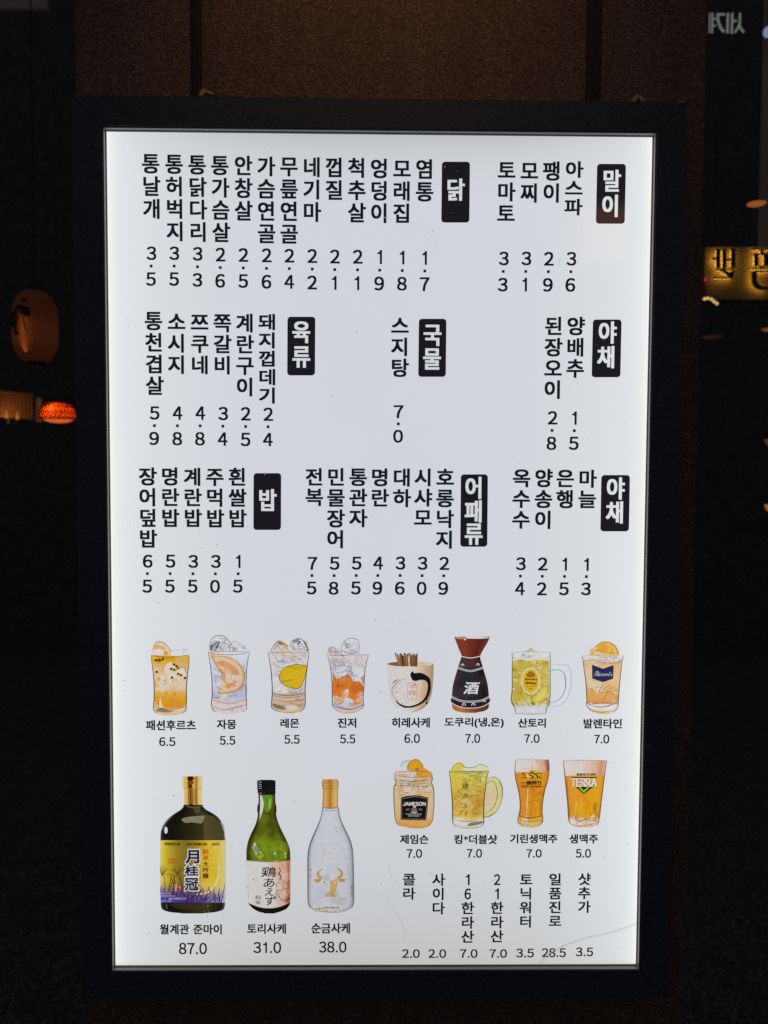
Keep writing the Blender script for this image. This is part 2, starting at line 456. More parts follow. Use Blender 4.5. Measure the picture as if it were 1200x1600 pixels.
rows1 = [('통날개', 235.2, 240, 237.7, 342), ('통허벅지', 271.8, 241, 274.3, 377), ('통닭다리', 307.8, 242, 310.3, 378), ('통가슴살', 343.3, 243, 345.9, 378.6),
 ('안창살', 380, 243.3, 380.7, 345), ('가슴연골', 415.6, 244.7, 416.7, 380.4), ('무릎연골', 451.5, 244.7, 451.9, 381), ('네기마', 487.4, 245.8, 487.4, 346.7),
 ('껍질', 522.3, 246.2, 522.3, 312.6), ('척추살', 557.5, 247, 557.5, 347.8), ('엉덩이', 592.8, 248, 592.5, 348.5), ('모래집', 628.2, 248.8, 627.8, 348.5), ('염통', 663.6, 248.8, 663.4, 315),
 ('토마토', 791.8, 251.3, 790.3, 348.5), ('모찌', 827.3, 252.4, 827, 316.6), ('팽이', 862.2, 252.4, 861.8, 316.6), ('아스파', 897.7, 252, 895.5, 336.4),
 ('통천겹살', 239.6, 486.5, 242.1, 617.4), ('소시지', 275.9, 488.3, 276.2, 584.4), ('쯔쿠네', 311.8, 489.4, 312.5, 584.8), ('쪽갈비', 347.4, 490.2, 347.7, 585.1), ('계란구이', 382.6, 490.2, 382.9, 619.2), ('돼지껍데기', 417.8, 490.5, 418.1, 630.6),
 ('스지탕', 625, 494.6, 624.6, 589.2), ('된장오이', 865.5, 494.9, 863.3, 623.3), ('양배추', 900, 494.9, 898.5, 590.3),
 ('장어덮밥', 230.8, 730.2, 231.5, 856), ('명란밥', 265.6, 730.2, 266.3, 823.7), ('계란밥', 300.8, 730.9, 301.5, 823.7), ('주먹밥', 335.6, 730.9, 336.4, 824.4), ('흰쌀밥', 370.8, 730.9, 371.2, 824.4),
 ('전복', 491.1, 731.3, 491.1, 790.7), ('민물장어', 525.2, 731.3, 524.5, 856.7), ('통관자', 559.7, 731.3, 559.7, 823.7), ('명란', 593.8, 731.8, 593.5, 792), ('대하', 628.2, 732, 627.9, 792.5), ('시샤모', 661.6, 732, 660.5, 823), ('호롱낙지', 695.7, 732, 694.6, 857.4),
 ('옥수수', 815.2, 732.7, 813.8, 826.2), ('양송이', 849.7, 732.7, 848.6, 826.6), ('은행', 883.4, 733.1, 882.7, 794.3), ('마늘', 918.3, 733.8, 917.2, 794.3)]
for r in rows1: name_column(*r)
prices = [('3.5', 236.6, 385.2, 235.9, 446.8), ('3.5', 272.4, 385.2, 272, 446.8), ('3.3', 308.8, 386, 308.4, 448.2), ('2.6', 344.6, 387, 344, 449.7), ('2.5', 380.4, 387.7, 380, 450), ('2.6', 416.7, 388.1, 416.3, 451.2), ('2.4', 452.2, 388.8, 452, 451.2),
 ('2.2', 488, 389.2, 487.8, 452.3), ('2.1', 523.4, 390, 523, 453), ('2.1', 559, 390.3, 558.5, 453.4), ('1.9', 594, 390.8, 592.5, 454), ('1.8', 629, 391.8, 628, 454.1), ('1.7', 664.2, 392.5, 663.4, 454.8),
 ('3.3', 787.2, 393.2, 785.5, 455.6), ('3.1', 822.4, 393.2, 820.5, 455.6), ('2.9', 857.6, 393.6, 856, 456), ('3.6', 892.8, 393.6, 891, 456),
 ('5.9', 241.6, 635, 241, 695.5), ('4.8', 277.5, 635, 277, 696), ('4.8', 313.1, 635, 312.4, 696.2), ('3.4', 348.7, 635.7, 348, 696.6), ('2.5', 384, 636, 383.6, 697.3), ('2.4', 419.2, 636.8, 418.6, 697.3),
 ('7.0', 622.7, 633.2, 622, 691.8), ('2.8', 863.4, 642.3, 861.6, 703.2), ('1.5', 898.2, 643, 896.4, 703.2),
 ('6.5', 230.8, 866.6, 230, 926.3), ('5.5', 266.4, 866.6, 265.4, 926.3), ('3.5', 302, 867, 301, 926.3), ('3.0', 337.2, 867, 336, 926.5), ('1.5', 373, 867, 371.4, 926.3),
 ('7.5', 488.2, 870.2, 486.8, 928.9), ('5.8', 522.8, 870, 521.3, 929.3), ('5.5', 557.2, 869.8, 556, 929), ('4.9', 591, 869.6, 589.7, 929.2), ('3.6', 625.7, 869.5, 624.6, 929.3), ('3.0', 660.2, 869.8, 658.8, 929.6), ('2.9', 694.2, 870, 692.6, 929.6),
 ('3.4', 813.8, 870.6, 812.4, 930), ('2.2', 848, 871, 846.5, 930.2), ('1.5', 883, 871.5, 881, 930.2), ('1.3', 917, 872, 915.4, 930.2)]
for r in prices: price_column(*r)
plaque(690, 252.8, 733.8, 347.8, [('닭', 711.8, 296.5)])
plaque(932, 256.2, 977, 349.6, [('말', 955.8, 282.6), ('이', 953.8, 321.7)], 2)
plaque(449, 495, 492.4, 586.6, [('육', 470.8, 518.8), ('류', 470.8, 557.2)], 0.5)
plaque(654, 498.2, 697, 588.8, [('국', 675.7, 523.2), ('물', 675, 560.6)])
plaque(925.4, 499.3, 970.2, 589.5, [('야', 949, 519.5), ('채', 947.2, 558)], 2)
plaque(396.1, 739.3, 439.2, 828, [('밥', 417.9, 781.5)], 0.3)
plaque(719.6, 741.2, 761.8, 854.2, [('어', 740.6, 762.2), ('패', 740.2, 799), ('류', 740.2, 834)])
plaque(938.8, 742.3, 983.4, 830.2, [('야', 961.6, 763.2), ('채', 960.8, 800.6)], 1.6)

for t, x, y0, y1 in (('콜라', 639.3, 1364.6, 1405.6), ('사이다', 685.4, 1364.6, 1428.8), ('16한라산', 731, 1364.6, 1473.3), ('21한라산', 776.8, 1364.6, 1472.6), ('토닉워터', 822, 1364.6, 1449.4), ('일품진로', 867.7, 1364.6, 1448.7), ('샷추가', 913.2, 1363.9, 1426.5)):
    name_column(t, x, y0, x-0.6, y1, 19.6, (0.58, 0.46))
for t, x0, y0, x1, y1 in (('2.0', 628.2, 1483, 655.9, 1496.8), ('2.0', 669.3, 1483, 697.1, 1496.8), ('7.0', 718.4, 1483, 746.2, 1496.7), ('7.0', 764.5, 1483, 792.2, 1496.6), ('3.5', 806.5, 1482, 834.3, 1496), ('28.5', 846.6, 1481.3, 884.2, 1495.6), ('3.5', 899.5, 1480.2, 926.8, 1494.2)):
    price_line(t, x0, y0, x1, y1)
lines = [('패션후르츠', 228, 1125, 306.2, 1141.3, '6.5', 248.7, 1151.7, 274.2, 1165.8), ('자몽', 338.7, 1124, 369.3, 1139.2, '5.5', 343.3, 1150, 367.8, 1163.8), ('레몬', 438, 1122.5, 467.5, 1137.5, '5.5', 444.2, 1148.3, 468.3, 1162.2), ('진저', 527.5, 1121.7, 556.8, 1137.2, '5.5', 531.3, 1147.5, 555.3, 1161.6),
 ('히레사케', 612, 1121.2, 671.7, 1136.8, '6.0', 631.7, 1146.7, 656.2, 1161), ('도쿠리(냉,온)', 694.2, 1121, 787.2, 1137.6, '7.0', 726.7, 1146.7, 750.3, 1160.9), ('산토리', 809.3, 1122.2, 853, 1137, '7.0', 819, 1147, 843.2, 1160.8), ('발렌타인', 911.6, 1123, 971.6, 1138.2, '7.0', 928.1, 1147.9, 952, 1161.7),
 ('월계관 준마이', 249.6, 1444, 346.6, 1460, '87.0', 279.6, 1473, 323.4, 1491), ('토리사케', 386, 1443, 447, 1459, '31.0', 396, 1471.6, 439.4, 1489.2), ('순금사케', 486.4, 1442, 547, 1458.6, '38.0', 498.4, 1471, 541.4, 1488.4),
 ('제임슨', 625, 1304, 669.6, 1318.8, '7.0', 635.2, 1326.6, 659.5, 1340.5), ('킹*더블샷', 709.5, 1304, 777, 1318.8, '7.0', 729.1, 1326.4, 753.2, 1340.2), ('기린생맥주', 796.9, 1303.3, 871.1, 1317.7, '7.0', 822.2, 1326.7, 846.4, 1340), ('생맥주', 889.5, 1303.3, 934.4, 1318, '5.0', 899.5, 1326.4, 923.4, 1340.2)]
for a in lines:
    name_line(*a[:5]); price_line(*a[5:])
# ------------------------------------------------------------------ printed pictures of the drinks
WARM = (66, 52, 44)
def smooth_pts(pts, closed=True, k=5):
    n = len(pts); out = []
    rng = range(n) if closed else range(n-1)
    for i in rng:
        g = (lambda j: pts[j % n]) if closed else (lambda j: pts[min(max(j, 0), n-1)])
        p0, p1, p2, p3 = g(i-1), g(i), g(i+1), g(i+2)
        for s in range(k):
            t = s/k
            out.append(tuple(0.5*((2*p1[d]) + (-p0[d]+p2[d])*t + (2*p0[d]-5*p1[d]+4*p2[d]-p3[d])*t*t + (-p0[d]+3*p1[d]-3*p2[d]+p3[d])*t**3) for d in (0, 1)))
    if not closed: out.append(pts[-1])
    return out
def mixc(a, b, t): return tuple(x + (y-x)*t for x, y in zip(a, b))
def at_stops(stops, t):
    if t <= stops[0][0]: return stops[0][1]
    for (t0, c0), (t1, c1) in zip(stops, stops[1:]):
        if t <= t1: return mixc(c0, c1, (t-t0)/max(1e-6, t1-t0))
    return stops[-1][1]
class Art:
    """one printed picture; its first sheet is the part, the others its sub-parts"""
    def __init__(s, name, label, ox, oy, sc, seed=1):
        s.name, s.label, s.ox, s.oy, s.sc = name, label, ox, oy, sc
        s.order = []; s.inks = {}; s.k = 0; s.rnd = random.Random(seed); s.R = None
    def sub(s, name):
        if name not in s.inks: s.inks[name] = Ink(); s.order.append(name)
        s.cur = s.inks[name]; return s
    def y(s): s.k += 1; return INK_Y - s.k*0.000012
    def T(s, p): return (s.ox + p[0]*s.sc, s.oy + p[1]*s.sc)
    def fill(s, pts, col, a=1.0, sm=True):
        if sm: pts = smooth_pts(pts)
        s.cur.poly([s.T(p) for p in pts], s.y(), col, a)
    def body(s, rows, stops=None, nx=10, a=1.0, sub=4):
        """rows: (y, x_left, x_right[, colour]) from top to bottom; stops: colours from left to right; a row colour tints"""
        R = []
        for i, r in enumerate(rows):
            if i+1 < len(rows):
                q = rows[i+1]; p0 = rows[max(i-1, 0)]; p3 = rows[min(i+2, len(rows)-1)]
                for j in range(sub):
                    t = j/sub
                    cr = lambda d: 0.5*(2*r[d] + (-p0[d]+q[d])*t + (2*p0[d]-5*r[d]+4*q[d]-p3[d])*t*t + (-p0[d]+3*r[d]-3*q[d]+p3[d])*t**3)
                    c = mixc(r[3], q[3], t) if len(r) > 3 else None
                    R.append((r[0]+(q[0]-r[0])*t, cr(1), cr(2), c))
            else: R.append((r[0], r[1], r[2], r[3] if len(r) > 3 else None))
        out = []
        for yy, xl, xr, c in R:
            line = []
            for k in range(nx+1):
                t = k/nx; px, py = s.T((xl+(xr-xl)*t, yy))
                if stops and c is not None: cc = tuple(u*v/255 for u, v in zip(at_stops(stops, t), c))
                elif stops: cc = at_stops(stops, t)
                else: cc = c
                line.append((px, py, cc, a))
            out.append(line)
        s.cur.grid(out, s.y())
        if s.R is None: s.R = R
        return R
    def cl(s, pts, pad=4):
        """keep wash and sketch marks inside the drawn vessel"""
        if s.R is None: return pts
        o = []
        for x, y in pts:
            if y < s.R[0][0]: o.append((x, y)); continue
            y = min(y, s.R[-1][0]-2); q = min(s.R, key=lambda r: abs(r[0]-y)); o.append((min(q[2]-pad, max(q[1]+pad, x)), y))
        return o
    def line(s, pts, w, col=WARM, a=0.8, sm=True, taper=True):
        if taper: w *= 1.2; a = min(1, a*1.1)
        if sm and len(pts) > 2: pts = smooth_pts(pts, False, 5)
        L, Rr = [], []; n = len(pts)
        for i, p in enumerate(pts):
            q0, q1 = pts[max(i-1, 0)], pts[min(i+1, n-1)]
            dx, dy = q1[0]-q0[0], q1[1]-q0[1]; d = math.hypot(dx, dy) or 1
            f = i/(n-1) if n > 1 else 0; ww = w*(0.35 + 0.65*math.sin(math.pi*min(1, max(0, f*0.9+0.05)))) if taper else w
            L.append((p[0]-dy/d*ww/2, p[1]+dx/d*ww/2)); Rr.append((p[0]+dy/d*ww/2, p[1]-dx/d*ww/2))
        yy = s.y()
        s.cur.grid([[(*s.T(l), col, a), (*s.T(r), col, a)] for l, r in zip(L, Rr)], yy)
    def ell(s, cx, cy, rx, ry, col, a=1.0, n=20, wob=0.0, rot=0.0):
        pts = []
        for k in range(n):
            t = 2*math.pi*k/n; f = 1 + wob*(s.rnd.random()-0.5)
            x, y = rx*f*math.cos(t), ry*f*math.sin(t)
            pts.append((cx + x*math.cos(rot)-y*math.sin(rot), cy + x*math.sin(rot)+y*math.cos(rot)))
        s.fill(pts, col, a, False)
    def ring(s, cx, cy, rx, ry, w, col, a=1.0, t0=0, t1=360, n=28, taper=False):
        s.line([(cx+rx*math.cos(math.radians(t0+(t1-t0)*k/n)), cy+ry*math.sin(math.radians(t0+(t1-t0)*k/n))) for k in range(n+1)], w, col, a, False, taper)
    def washes(s, n, x0, y0, x1, y1, r, cols, a):
        for _ in range(n):
            cx, cy, rx, ry, t0 = s.rnd.uniform(x0, x1), s.rnd.uniform(y0, y1), r*s.rnd.uniform(.5, 1.4), r*s.rnd.uniform(.3, .9), s.rnd.uniform(0, 3); pts = []
            for k in range(14):
                t = 2*math.pi*k/14; f = 1 + .5*(s.rnd.random()-.5); x, y = rx*f*math.cos(t), ry*f*math.sin(t); pts.append((cx+x*math.cos(t0)-y*math.sin(t0), cy+x*math.sin(t0)+y*math.cos(t0)))
            s.fill(s.cl(pts), s.rnd.choice(cols), a, False)
    def scrib(s, n, x0, y0, x1, y1, ln, w, col=WARM, a=0.6):
        for _ in range(n):
            x, y = s.rnd.uniform(x0, x1), s.rnd.uniform(y0, y1); t = s.rnd.uniform(0, math.pi); p = [(x, y)]
            for _k in range(3):
                t += s.rnd.uniform(-.7, .7); x = min(x1, max(x0, x + ln/3*math.cos(t))); y = min(y1, max(y0, y + ln/3*math.sin(t))); p.append((x, y))
            s.line(s.cl(p), w+.5, mixc(col, (50, 40, 36), .2), min(1, a+.05))
    def shards(s, n, x0, y0, x1, y1, r, cols, a, edge=None, ew=3):
        """angular facets, as of ice"""
        for _ in range(n):
            cx, cy = s.rnd.uniform(x0, x1), s.rnd.uniform(y0, y1); t0 = s.rnd.uniform(0, 6); m = s.rnd.choice((3, 4, 4, 5))
            pts = []
            for k in range(m):
                t = t0 + 2*math.pi*k/m; q = r*s.rnd.uniform(.6, 1.2)
                pts.append((min(x1, max(x0, cx+q*math.cos(t))), min(y1, max(y0, cy+q*.7*math.sin(t)))))
            pts = s.cl(pts); s.fill(pts, s.rnd.choice(cols), a, False)
            if edge: s.line(pts[:3], ew+.8, mixc(edge, (50, 44, 46), .35), 0.7, False)
    def sides(s, R, w, col=WARM, a=0.9):
        w = w*1.45; col = mixc(col, (40, 34, 32), .25)
        s.line([(r[1], r[0]) for r in R], w, col, a, False); s.line([(r[2], r[0]) for r in R], w, col, a, False)
    def text(s, t, x0, y0, x1, y1, col, bold=(0.2, 0.2), a=1.0, shear=0.0, n=4):
        p, q = s.T((x0, y0)), s.T((x1, y1)); hline(s.cur, t, (p[0], p[1], q[0], q[1]), s.y(), col, bold, a, n, shear)
    def chars(s, t, cx, y0, y1, w, col, bold=(0.2, 0.2), a=1.0, gap=0.08, shear=0.0, n=4, cxs=None):
        m = len(t); p = (y1-y0)/(m - gap); yy = s.y()
        for i, ch in enumerate(t):
            c = cx if cxs is None else cxs[i]
            u, v = s.T((c-w/2, y0+i*p)), s.T((c+w/2, y0+i*p+p*(1-gap)))
            put(s.cur, ch, (u[0], u[1], v[0], v[1]), 'ink', yy, col, bold, n, a, shear)
    def done(s):
        root = s.inks[s.order[0]].build(s.name, menu); root['label'] = s.label
        for nme in s.order[1:]:
            s.inks[nme].build(nme, root)
        return root

GREY = (92, 90, 100); PALE = (226, 226, 230); ICE = [(238, 236, 238), (196, 197, 212), (246, 244, 242), (172, 174, 190)]
# --- passion fruit
g = Art('drink_picture', 'printed picture of an orange passion fruit drink with black seeds in a tumbler', 210, 960, 1/6, 3); g.sub('glass')
R = g.body([(378, 160, 512, (228, 215, 200)), (450, 167, 514, (235, 205, 160)), (560, 181, 500, (238, 205, 170)), (690, 188, 490, (240, 212, 180)), (800, 187, 490, (230, 170, 70)), (850, 182, 488, (222, 185, 130)), (900, 186, 484, (206, 186, 160)), (930, 220, 440, (228, 198, 145)), (947, 270, 390, (230, 196, 130))])
g.sub('liquid')
g.body([(385, 165, 508, (224, 170, 60)), (430, 168, 510, (232, 180, 100)), (480, 175, 505, (238, 188, 130)), (570, 188, 494, (240, 205, 170)), (650, 195, 486, (243, 220, 190)), (700, 196, 484, (242, 222, 190)), (725, 196, 484, (236, 188, 100)), (790, 195, 486, (232, 165, 50)), (850, 215, 478, (226, 150, 35)), (878, 290, 440, (222, 150, 45))])
g.washes(14, 190, 470, 480, 700, 46, [(240, 215, 185), (236, 180, 110), (245, 228, 205)], 0.45)
g.fill([(166, 388), (250, 384), (330, 395), (392, 425), (360, 450), (300, 440), (250, 470), (200, 450), (170, 440)], (214, 164, 25), .95)
g.washes(10, 175, 395, 380, 445, 26, [(190, 130, 15), (238, 190, 50)], 0.6)
g.fill([(455, 440), (515, 400), (512, 450), (480, 460)], (214, 170, 50), .8)
g.sub('ice')
g.fill([(292, 480), (340, 450), (385, 490), (372, 535), (320, 555), (288, 540)], (232, 222, 215), .9)
g.fill([(382, 535), (462, 490), (488, 560), (470, 600), (400, 605), (300, 590), (330, 560)], (234, 225, 215), .9, False)
g.fill([(215, 600), (290, 580), (300, 660), (240, 690)], (243, 226, 205), .8)
g.fill([(172, 375), (178, 300), (205, 262), (255, 255), (300, 280), (350, 340), (340, 378)], (236, 212, 180))
g.fill([(180, 320), (200, 285), (265, 300), (300, 325), (240, 330)], (216, 164, 90), .9)
g.fill([(168, 372), (200, 330), (240, 320), (275, 350), (280, 378)], (226, 220, 224), .95)
g.fill([(345, 385), (350, 335), (440, 330), (505, 322), (498, 380), (430, 395)], (222, 224, 224), .9, False)
g.ell(295, 362, 22, 20, (206, 158, 50))
g.sub('seed')
for x, y in ((345, 512), (372, 520), (405, 500), (372, 470), (395, 485), (352, 592), (412, 558), (437, 570), (210, 540), (475, 596), (205, 428), (235, 425), (268, 420)):
    g.ell(x, y, 17, 14, (196, 150, 40), .9); g.ell(x+2, y-3, 11, 10, (48, 32, 14))
for x, y in ((305, 742), (380, 742), (232, 605)): g.ell(x, y, 15, 17, (214, 160, 40)); g.ring(x, y, 14, 16, 3, (150, 100, 30), .7)
g.fill([(235, 860), (242, 770), (262, 850), (275, 875), (240, 878)], (250, 240, 215), .9)
g.fill([(200, 900), (250, 872), (320, 895), (370, 905), (320, 918), (240, 912)], (118, 92, 62), .8)
g.fill([(380, 890), (470, 872), (440, 900)], (250, 244, 235), .9)
g.sub('outline'); g.sides(R[:-4], 5); g.line([(160, 380), (300, 400), (520, 378)], 5); g.line([(180, 850), (260, 880), (400, 885), (490, 858)], 6, (130, 90, 50))
g.line([(178, 300), (205, 262), (255, 255), (300, 280), (352, 345)], 5); g.line([(350, 335), (440, 330), (505, 322)], 3, GREY); g.line([(460, 375), (470, 330)], 6, GREY); g.line([(490, 380), (500, 330)], 4, GREY)
g.line([(185, 425), (230, 435), (290, 415)], 9, (70, 46, 14), .8); g.line([(382, 535), (462, 490), (488, 565)], 4); g.line([(295, 590), (290, 810)], 4, (160, 130, 100)); g.line([(370, 640), (372, 730)], 3); g.scrib(16, 200, 440, 480, 850, 60, 3, (140, 110, 80), .6)
g.done()
# --- grapefruit
g = Art('drink_picture', 'printed picture of a clear iced drink with a grapefruit slice in a tumbler', 210, 960, 1/6, 5); g.sub('glass')
R = g.body([(350, 694, 1081, (222, 220, 226)), (400, 705, 1070, (214, 214, 228)), (480, 717, 1058, (206, 208, 226)), (600, 729, 1050, (204, 207, 228)), (700, 732, 1048, (198, 202, 222)), (775, 731, 1050, (196, 196, 208)), (800, 726, 1053, (206, 190, 190)), (850, 724, 1054, (222, 206, 206)), (890, 735, 1048, (226, 210, 212)), (920, 790, 990, (228, 212, 212)), (936, 830, 945, (222, 200, 200))])
g.sub('ice'); g.shards(26, 735, 470, 1045, 780, 58, ICE + [(180, 184, 208)], .5, (140, 140, 160), 3)
g.fill([(880, 745), (1045, 650), (1045, 770), (900, 780)], (172, 176, 204), .6)
g.fill([(705, 342), (708, 280), (740, 215), (790, 196), (845, 205), (905, 265), (935, 345)], (228, 224, 226))
g.fill([(712, 335), (720, 275), (760, 240), (800, 270), (760, 340)], (170, 170, 176), .8)
g.fill([(715, 330), (712, 290), (735, 275), (730, 335)], (70, 68, 76), .75)
g.fill([(750, 338), (770, 290), (800, 262), (790, 300), (765, 340)], (60, 60, 68), .8)
g.fill([(800, 250), (850, 215), (905, 270), (900, 345), (820, 345)], (236, 233, 234), .9)
g.fill([(910, 345), (915, 270), (945, 245), (1000, 290), (1050, 320), (1045, 350)], (224, 224, 230), .85)
g.shards(12, 720, 220, 920, 340, 40, ICE, .55, (110, 108, 116), 4); g.shards(9, 915, 275, 1040, 345, 30, ICE, .55, (120, 120, 130), 4); g.line([(720, 330), (745, 285), (800, 255), (770, 330)], 9, (56, 54, 62), .8); g.line([(850, 215), (845, 260), (890, 290), (905, 340)], 5, (120, 116, 124), .9); g.line([(885, 300), (900, 340)], 9, (70, 68, 76), .7); g.line([(800, 345), (815, 290), (850, 240)], 4, (150, 146, 152), .9)
g.ell(858, 232, 16, 16, (224, 170, 140), .7)
g.sub('fruit_slice')
g.fill([(722, 390), (800, 382), (900, 398), (980, 448), (1026, 520), (1036, 600), (1002, 680), (935, 724), (850, 736), (778, 732), (800, 690), (822, 640), (812, 545), (762, 460)], (226, 170, 92))
g.fill([(745, 402), (810, 396), (895, 412), (968, 460), (1008, 525), (1018, 600), (988, 668), (925, 708), (850, 720), (800, 722), (822, 660), (832, 600), (822, 535), (775, 460)], (244, 216, 186))
g.fill([(765, 450), (820, 432), (890, 455), (960, 505), (978, 560), (930, 560), (890, 510), (820, 485)], (232, 160, 108))
g.fill([(815, 548), (855, 545), (862, 630), (905, 625), (960, 615), (930, 660), (880, 690), (850, 640), (830, 600)], (236, 170, 118))
g.washes(10, 790, 450, 960, 540, 24, [(228, 140, 84), (238, 180, 130), (214, 160, 90)], .6); g.washes(5, 860, 630, 940, 680, 20, [(226, 135, 80)], .6)
g.fill([(860, 560), (930, 560), (985, 580), (950, 620), (880, 640)], (244, 222, 200), .9)
g.washes(5, 725, 355, 800, 385, 22, [(220, 170, 70), (238, 200, 130)], .6)
g.sub('outline'); g.sides(R[:-5], 5, GREY); g.line([(694, 350), (800, 372), (960, 372), (1081, 350)], 5, GREY); g.line([(694, 350), (880, 342), (1081, 348)], 4, GREY)
g.line([(708, 330), (708, 275), (740, 215), (790, 196), (850, 206), (910, 270), (938, 345)], 6, GREY); g.line([(915, 275), (945, 246), (985, 270)], 4, GREY); g.line([(990, 300), (1030, 300), (1048, 330)], 4, GREY)
g.line([(820, 735), (815, 860)], 18, (244, 240, 242), .8); g.line([(722, 390), (762, 460), (812, 545)], 4); g.line([(980, 448), (1036, 560), (1000, 690), (850, 738), (778, 732)], 5, (150, 110, 40))
g.line([(726, 795), (880, 830), (1053, 790)], 7, (130, 118, 124), .6); g.line([(724, 850), (850, 890), (1054, 840)], 6, (130, 100, 110), .7); g.line([(900, 880), (1054, 842)], 12, (110, 104, 116), .6)
g.scrib(18, 735, 480, 1045, 780, 70, 3, GREY, .6); g.scrib(8, 735, 800, 1040, 900, 60, 4, (150, 120, 124), .6)
g.done()
# --- lemon
g = Art('drink_picture', 'printed picture of a clear iced drink with a yellow lemon piece in a tumbler', 400, 960, 1/6, 8); g.sub('glass')
R = g.body([(350, 116, 498, (228, 214, 204)), (420, 128, 490, (222, 214, 216)), (500, 141, 480, (226, 218, 218)), (600, 150, 468, (220, 215, 220)), (700, 155, 462, (222, 212, 212)), (745, 154, 462, (190, 172, 160)), (800, 150, 464, (214, 188, 164)), (860, 147, 460, (186, 166, 146)), (890, 170, 440, (218, 196, 170)), (915, 240, 400, (222, 190, 140)), (928, 300, 360, (206, 170, 110))])
g.sub('ice'); g.shards(20, 145, 360, 470, 470, 50, ICE + [(232, 208, 200)], .5, (130, 122, 124), 3); g.shards(18, 160, 480, 460, 740, 52, ICE + [(205, 206, 220)], .5, (140, 136, 140), 3)
g.fill([(175, 690), (260, 690), (300, 730), (200, 740)], (245, 244, 246), .8)
g.fill([(138, 345), (160, 300), (210, 250), (270, 265), (300, 300), (290, 345)], (232, 222, 212))
g.fill([(205, 255), (235, 246), (305, 290), (290, 302)], (204, 156, 40)); g.fill([(200, 262), (225, 262), (255, 285), (235, 282)], (60, 50, 34), .85)
g.fill([(310, 345), (325, 260), (385, 222), (435, 235), (485, 290), (496, 340)], (226, 226, 226)); g.fill([(385, 270), (415, 244), (420, 256), (395, 282)], (40, 40, 42), .85)
g.fill([(345, 250), (400, 224), (410, 234), (360, 262)], (90, 90, 94), .7); g.ell(415, 305, 30, 24, (242, 242, 244), .8)
g.shards(9, 165, 275, 300, 340, 30, ICE+[(232, 214, 190)], .6, (110, 100, 84), 4); g.shards(12, 325, 245, 485, 340, 32, ICE, .6, (100, 100, 104), 4); g.line([(370, 330), (345, 290), (380, 250), (420, 270), (470, 330)], 5, (70, 70, 74), .85); g.line([(440, 240), (470, 290), (490, 335)], 8, (60, 60, 64), .8); g.line([(160, 330), (200, 290), (240, 285), (290, 330)], 4, (110, 90, 60), .8)
g.fill([(470, 335), (495, 320), (490, 345)], (90, 88, 90), .8); g.washes(8, 140, 345, 480, 372, 26, [(214, 180, 90), (232, 206, 190), (240, 232, 230)], .6)
g.sub('fruit_slice')
g.fill([(476, 478), (470, 555), (442, 640), (402, 690), (330, 686), (262, 660), (224, 610), (222, 555), (258, 500), (310, 476), (340, 472), (380, 460), (430, 472)], (112, 86, 30), 1)
g.fill([(472, 482), (465, 555), (438, 636), (400, 684), (330, 680), (265, 655), (229, 607), (228, 556), (262, 504), (312, 482), (342, 478), (380, 467), (430, 478)], (236, 196, 34))
g.washes(8, 250, 500, 440, 660, 40, [(228, 184, 24), (244, 208, 60)], .5); g.line([(228, 626), (290, 622), (360, 605)], 5, (150, 110, 20)); g.line([(300, 480), (360, 500), (470, 484)], 4, (150, 110, 20), .6)
g.sub('outline'); g.sides(R[:-5], 5); g.line([(116, 350), (200, 352), (330, 350), (498, 352)], 5, (140, 110, 70)); g.line([(138, 340), (170, 285), (215, 248), (300, 300)], 5); g.line([(320, 290), (340, 248), (395, 222), (450, 245), (496, 320)], 5)
for y, w in ((745, 8), (765, 5), (800, 6), (845, 4)): g.line([(152, y-8), (300, y+12), (464, y-12)], w, (110, 86, 66), .7)
g.fill([(160, 830), (230, 850), (290, 880), (250, 890), (180, 870)], (110, 84, 58), .75); g.fill([(280, 850), (380, 850), (380, 880), (300, 885)], (240, 232, 226), .8); g.washes(6, 260, 800, 400, 840, 22, [(224, 170, 120)], .6)
g.line([(150, 868), (230, 905), (340, 915), (458, 868)], 8, (190, 150, 90), .8); g.line([(190, 436), (260, 438)], 12, (90, 80, 74), .7); g.line([(195, 480), (240, 495)], 10, (60, 56, 56), .7); g.scrib(22, 150, 380, 465, 740, 70, 3, (110, 100, 96), .6); g.scrib(10, 160, 760, 450, 860, 50, 4, (120, 90, 70), .6)
g.done()
# --- ginger
g = Art('drink_picture', 'printed picture of a clear iced drink with orange ginger pieces in a tumbler', 400, 960, 1/6, 11); g.sub('glass')
R = g.body([(375, 671, 1054, (222, 214, 216)), (450, 690, 1036, (226, 214, 214)), (520, 703, 1022, (218, 218, 226)), (600, 712, 1016, (214, 216, 226)), (700, 715, 1010, (222, 212, 208)), (790, 715, 1004, (216, 210, 214)), (850, 716, 1010, (196, 198, 212)), (880, 740, 990, (214, 190, 188)), (910, 790, 940, (222, 190, 178)), (928, 840, 890, (214, 180, 165))])
g.sub('ice'); g.shards(22, 705, 395, 1015, 580, 52, ICE, .5, (130, 126, 140), 3)
g.fill([(672, 372), (678, 325), (705, 302), (760, 322), (800, 310), (810, 385)], (224, 208, 204)); g.ell(700, 340, 22, 30, (170, 156, 158), .7)
g.fill([(800, 375), (805, 290), (850, 230), (915, 222), (962, 255), (970, 290), (962, 375)], (226, 226, 232)); g.fill([(832, 262), (845, 258), (860, 305), (850, 316)], (30, 30, 34), .9)
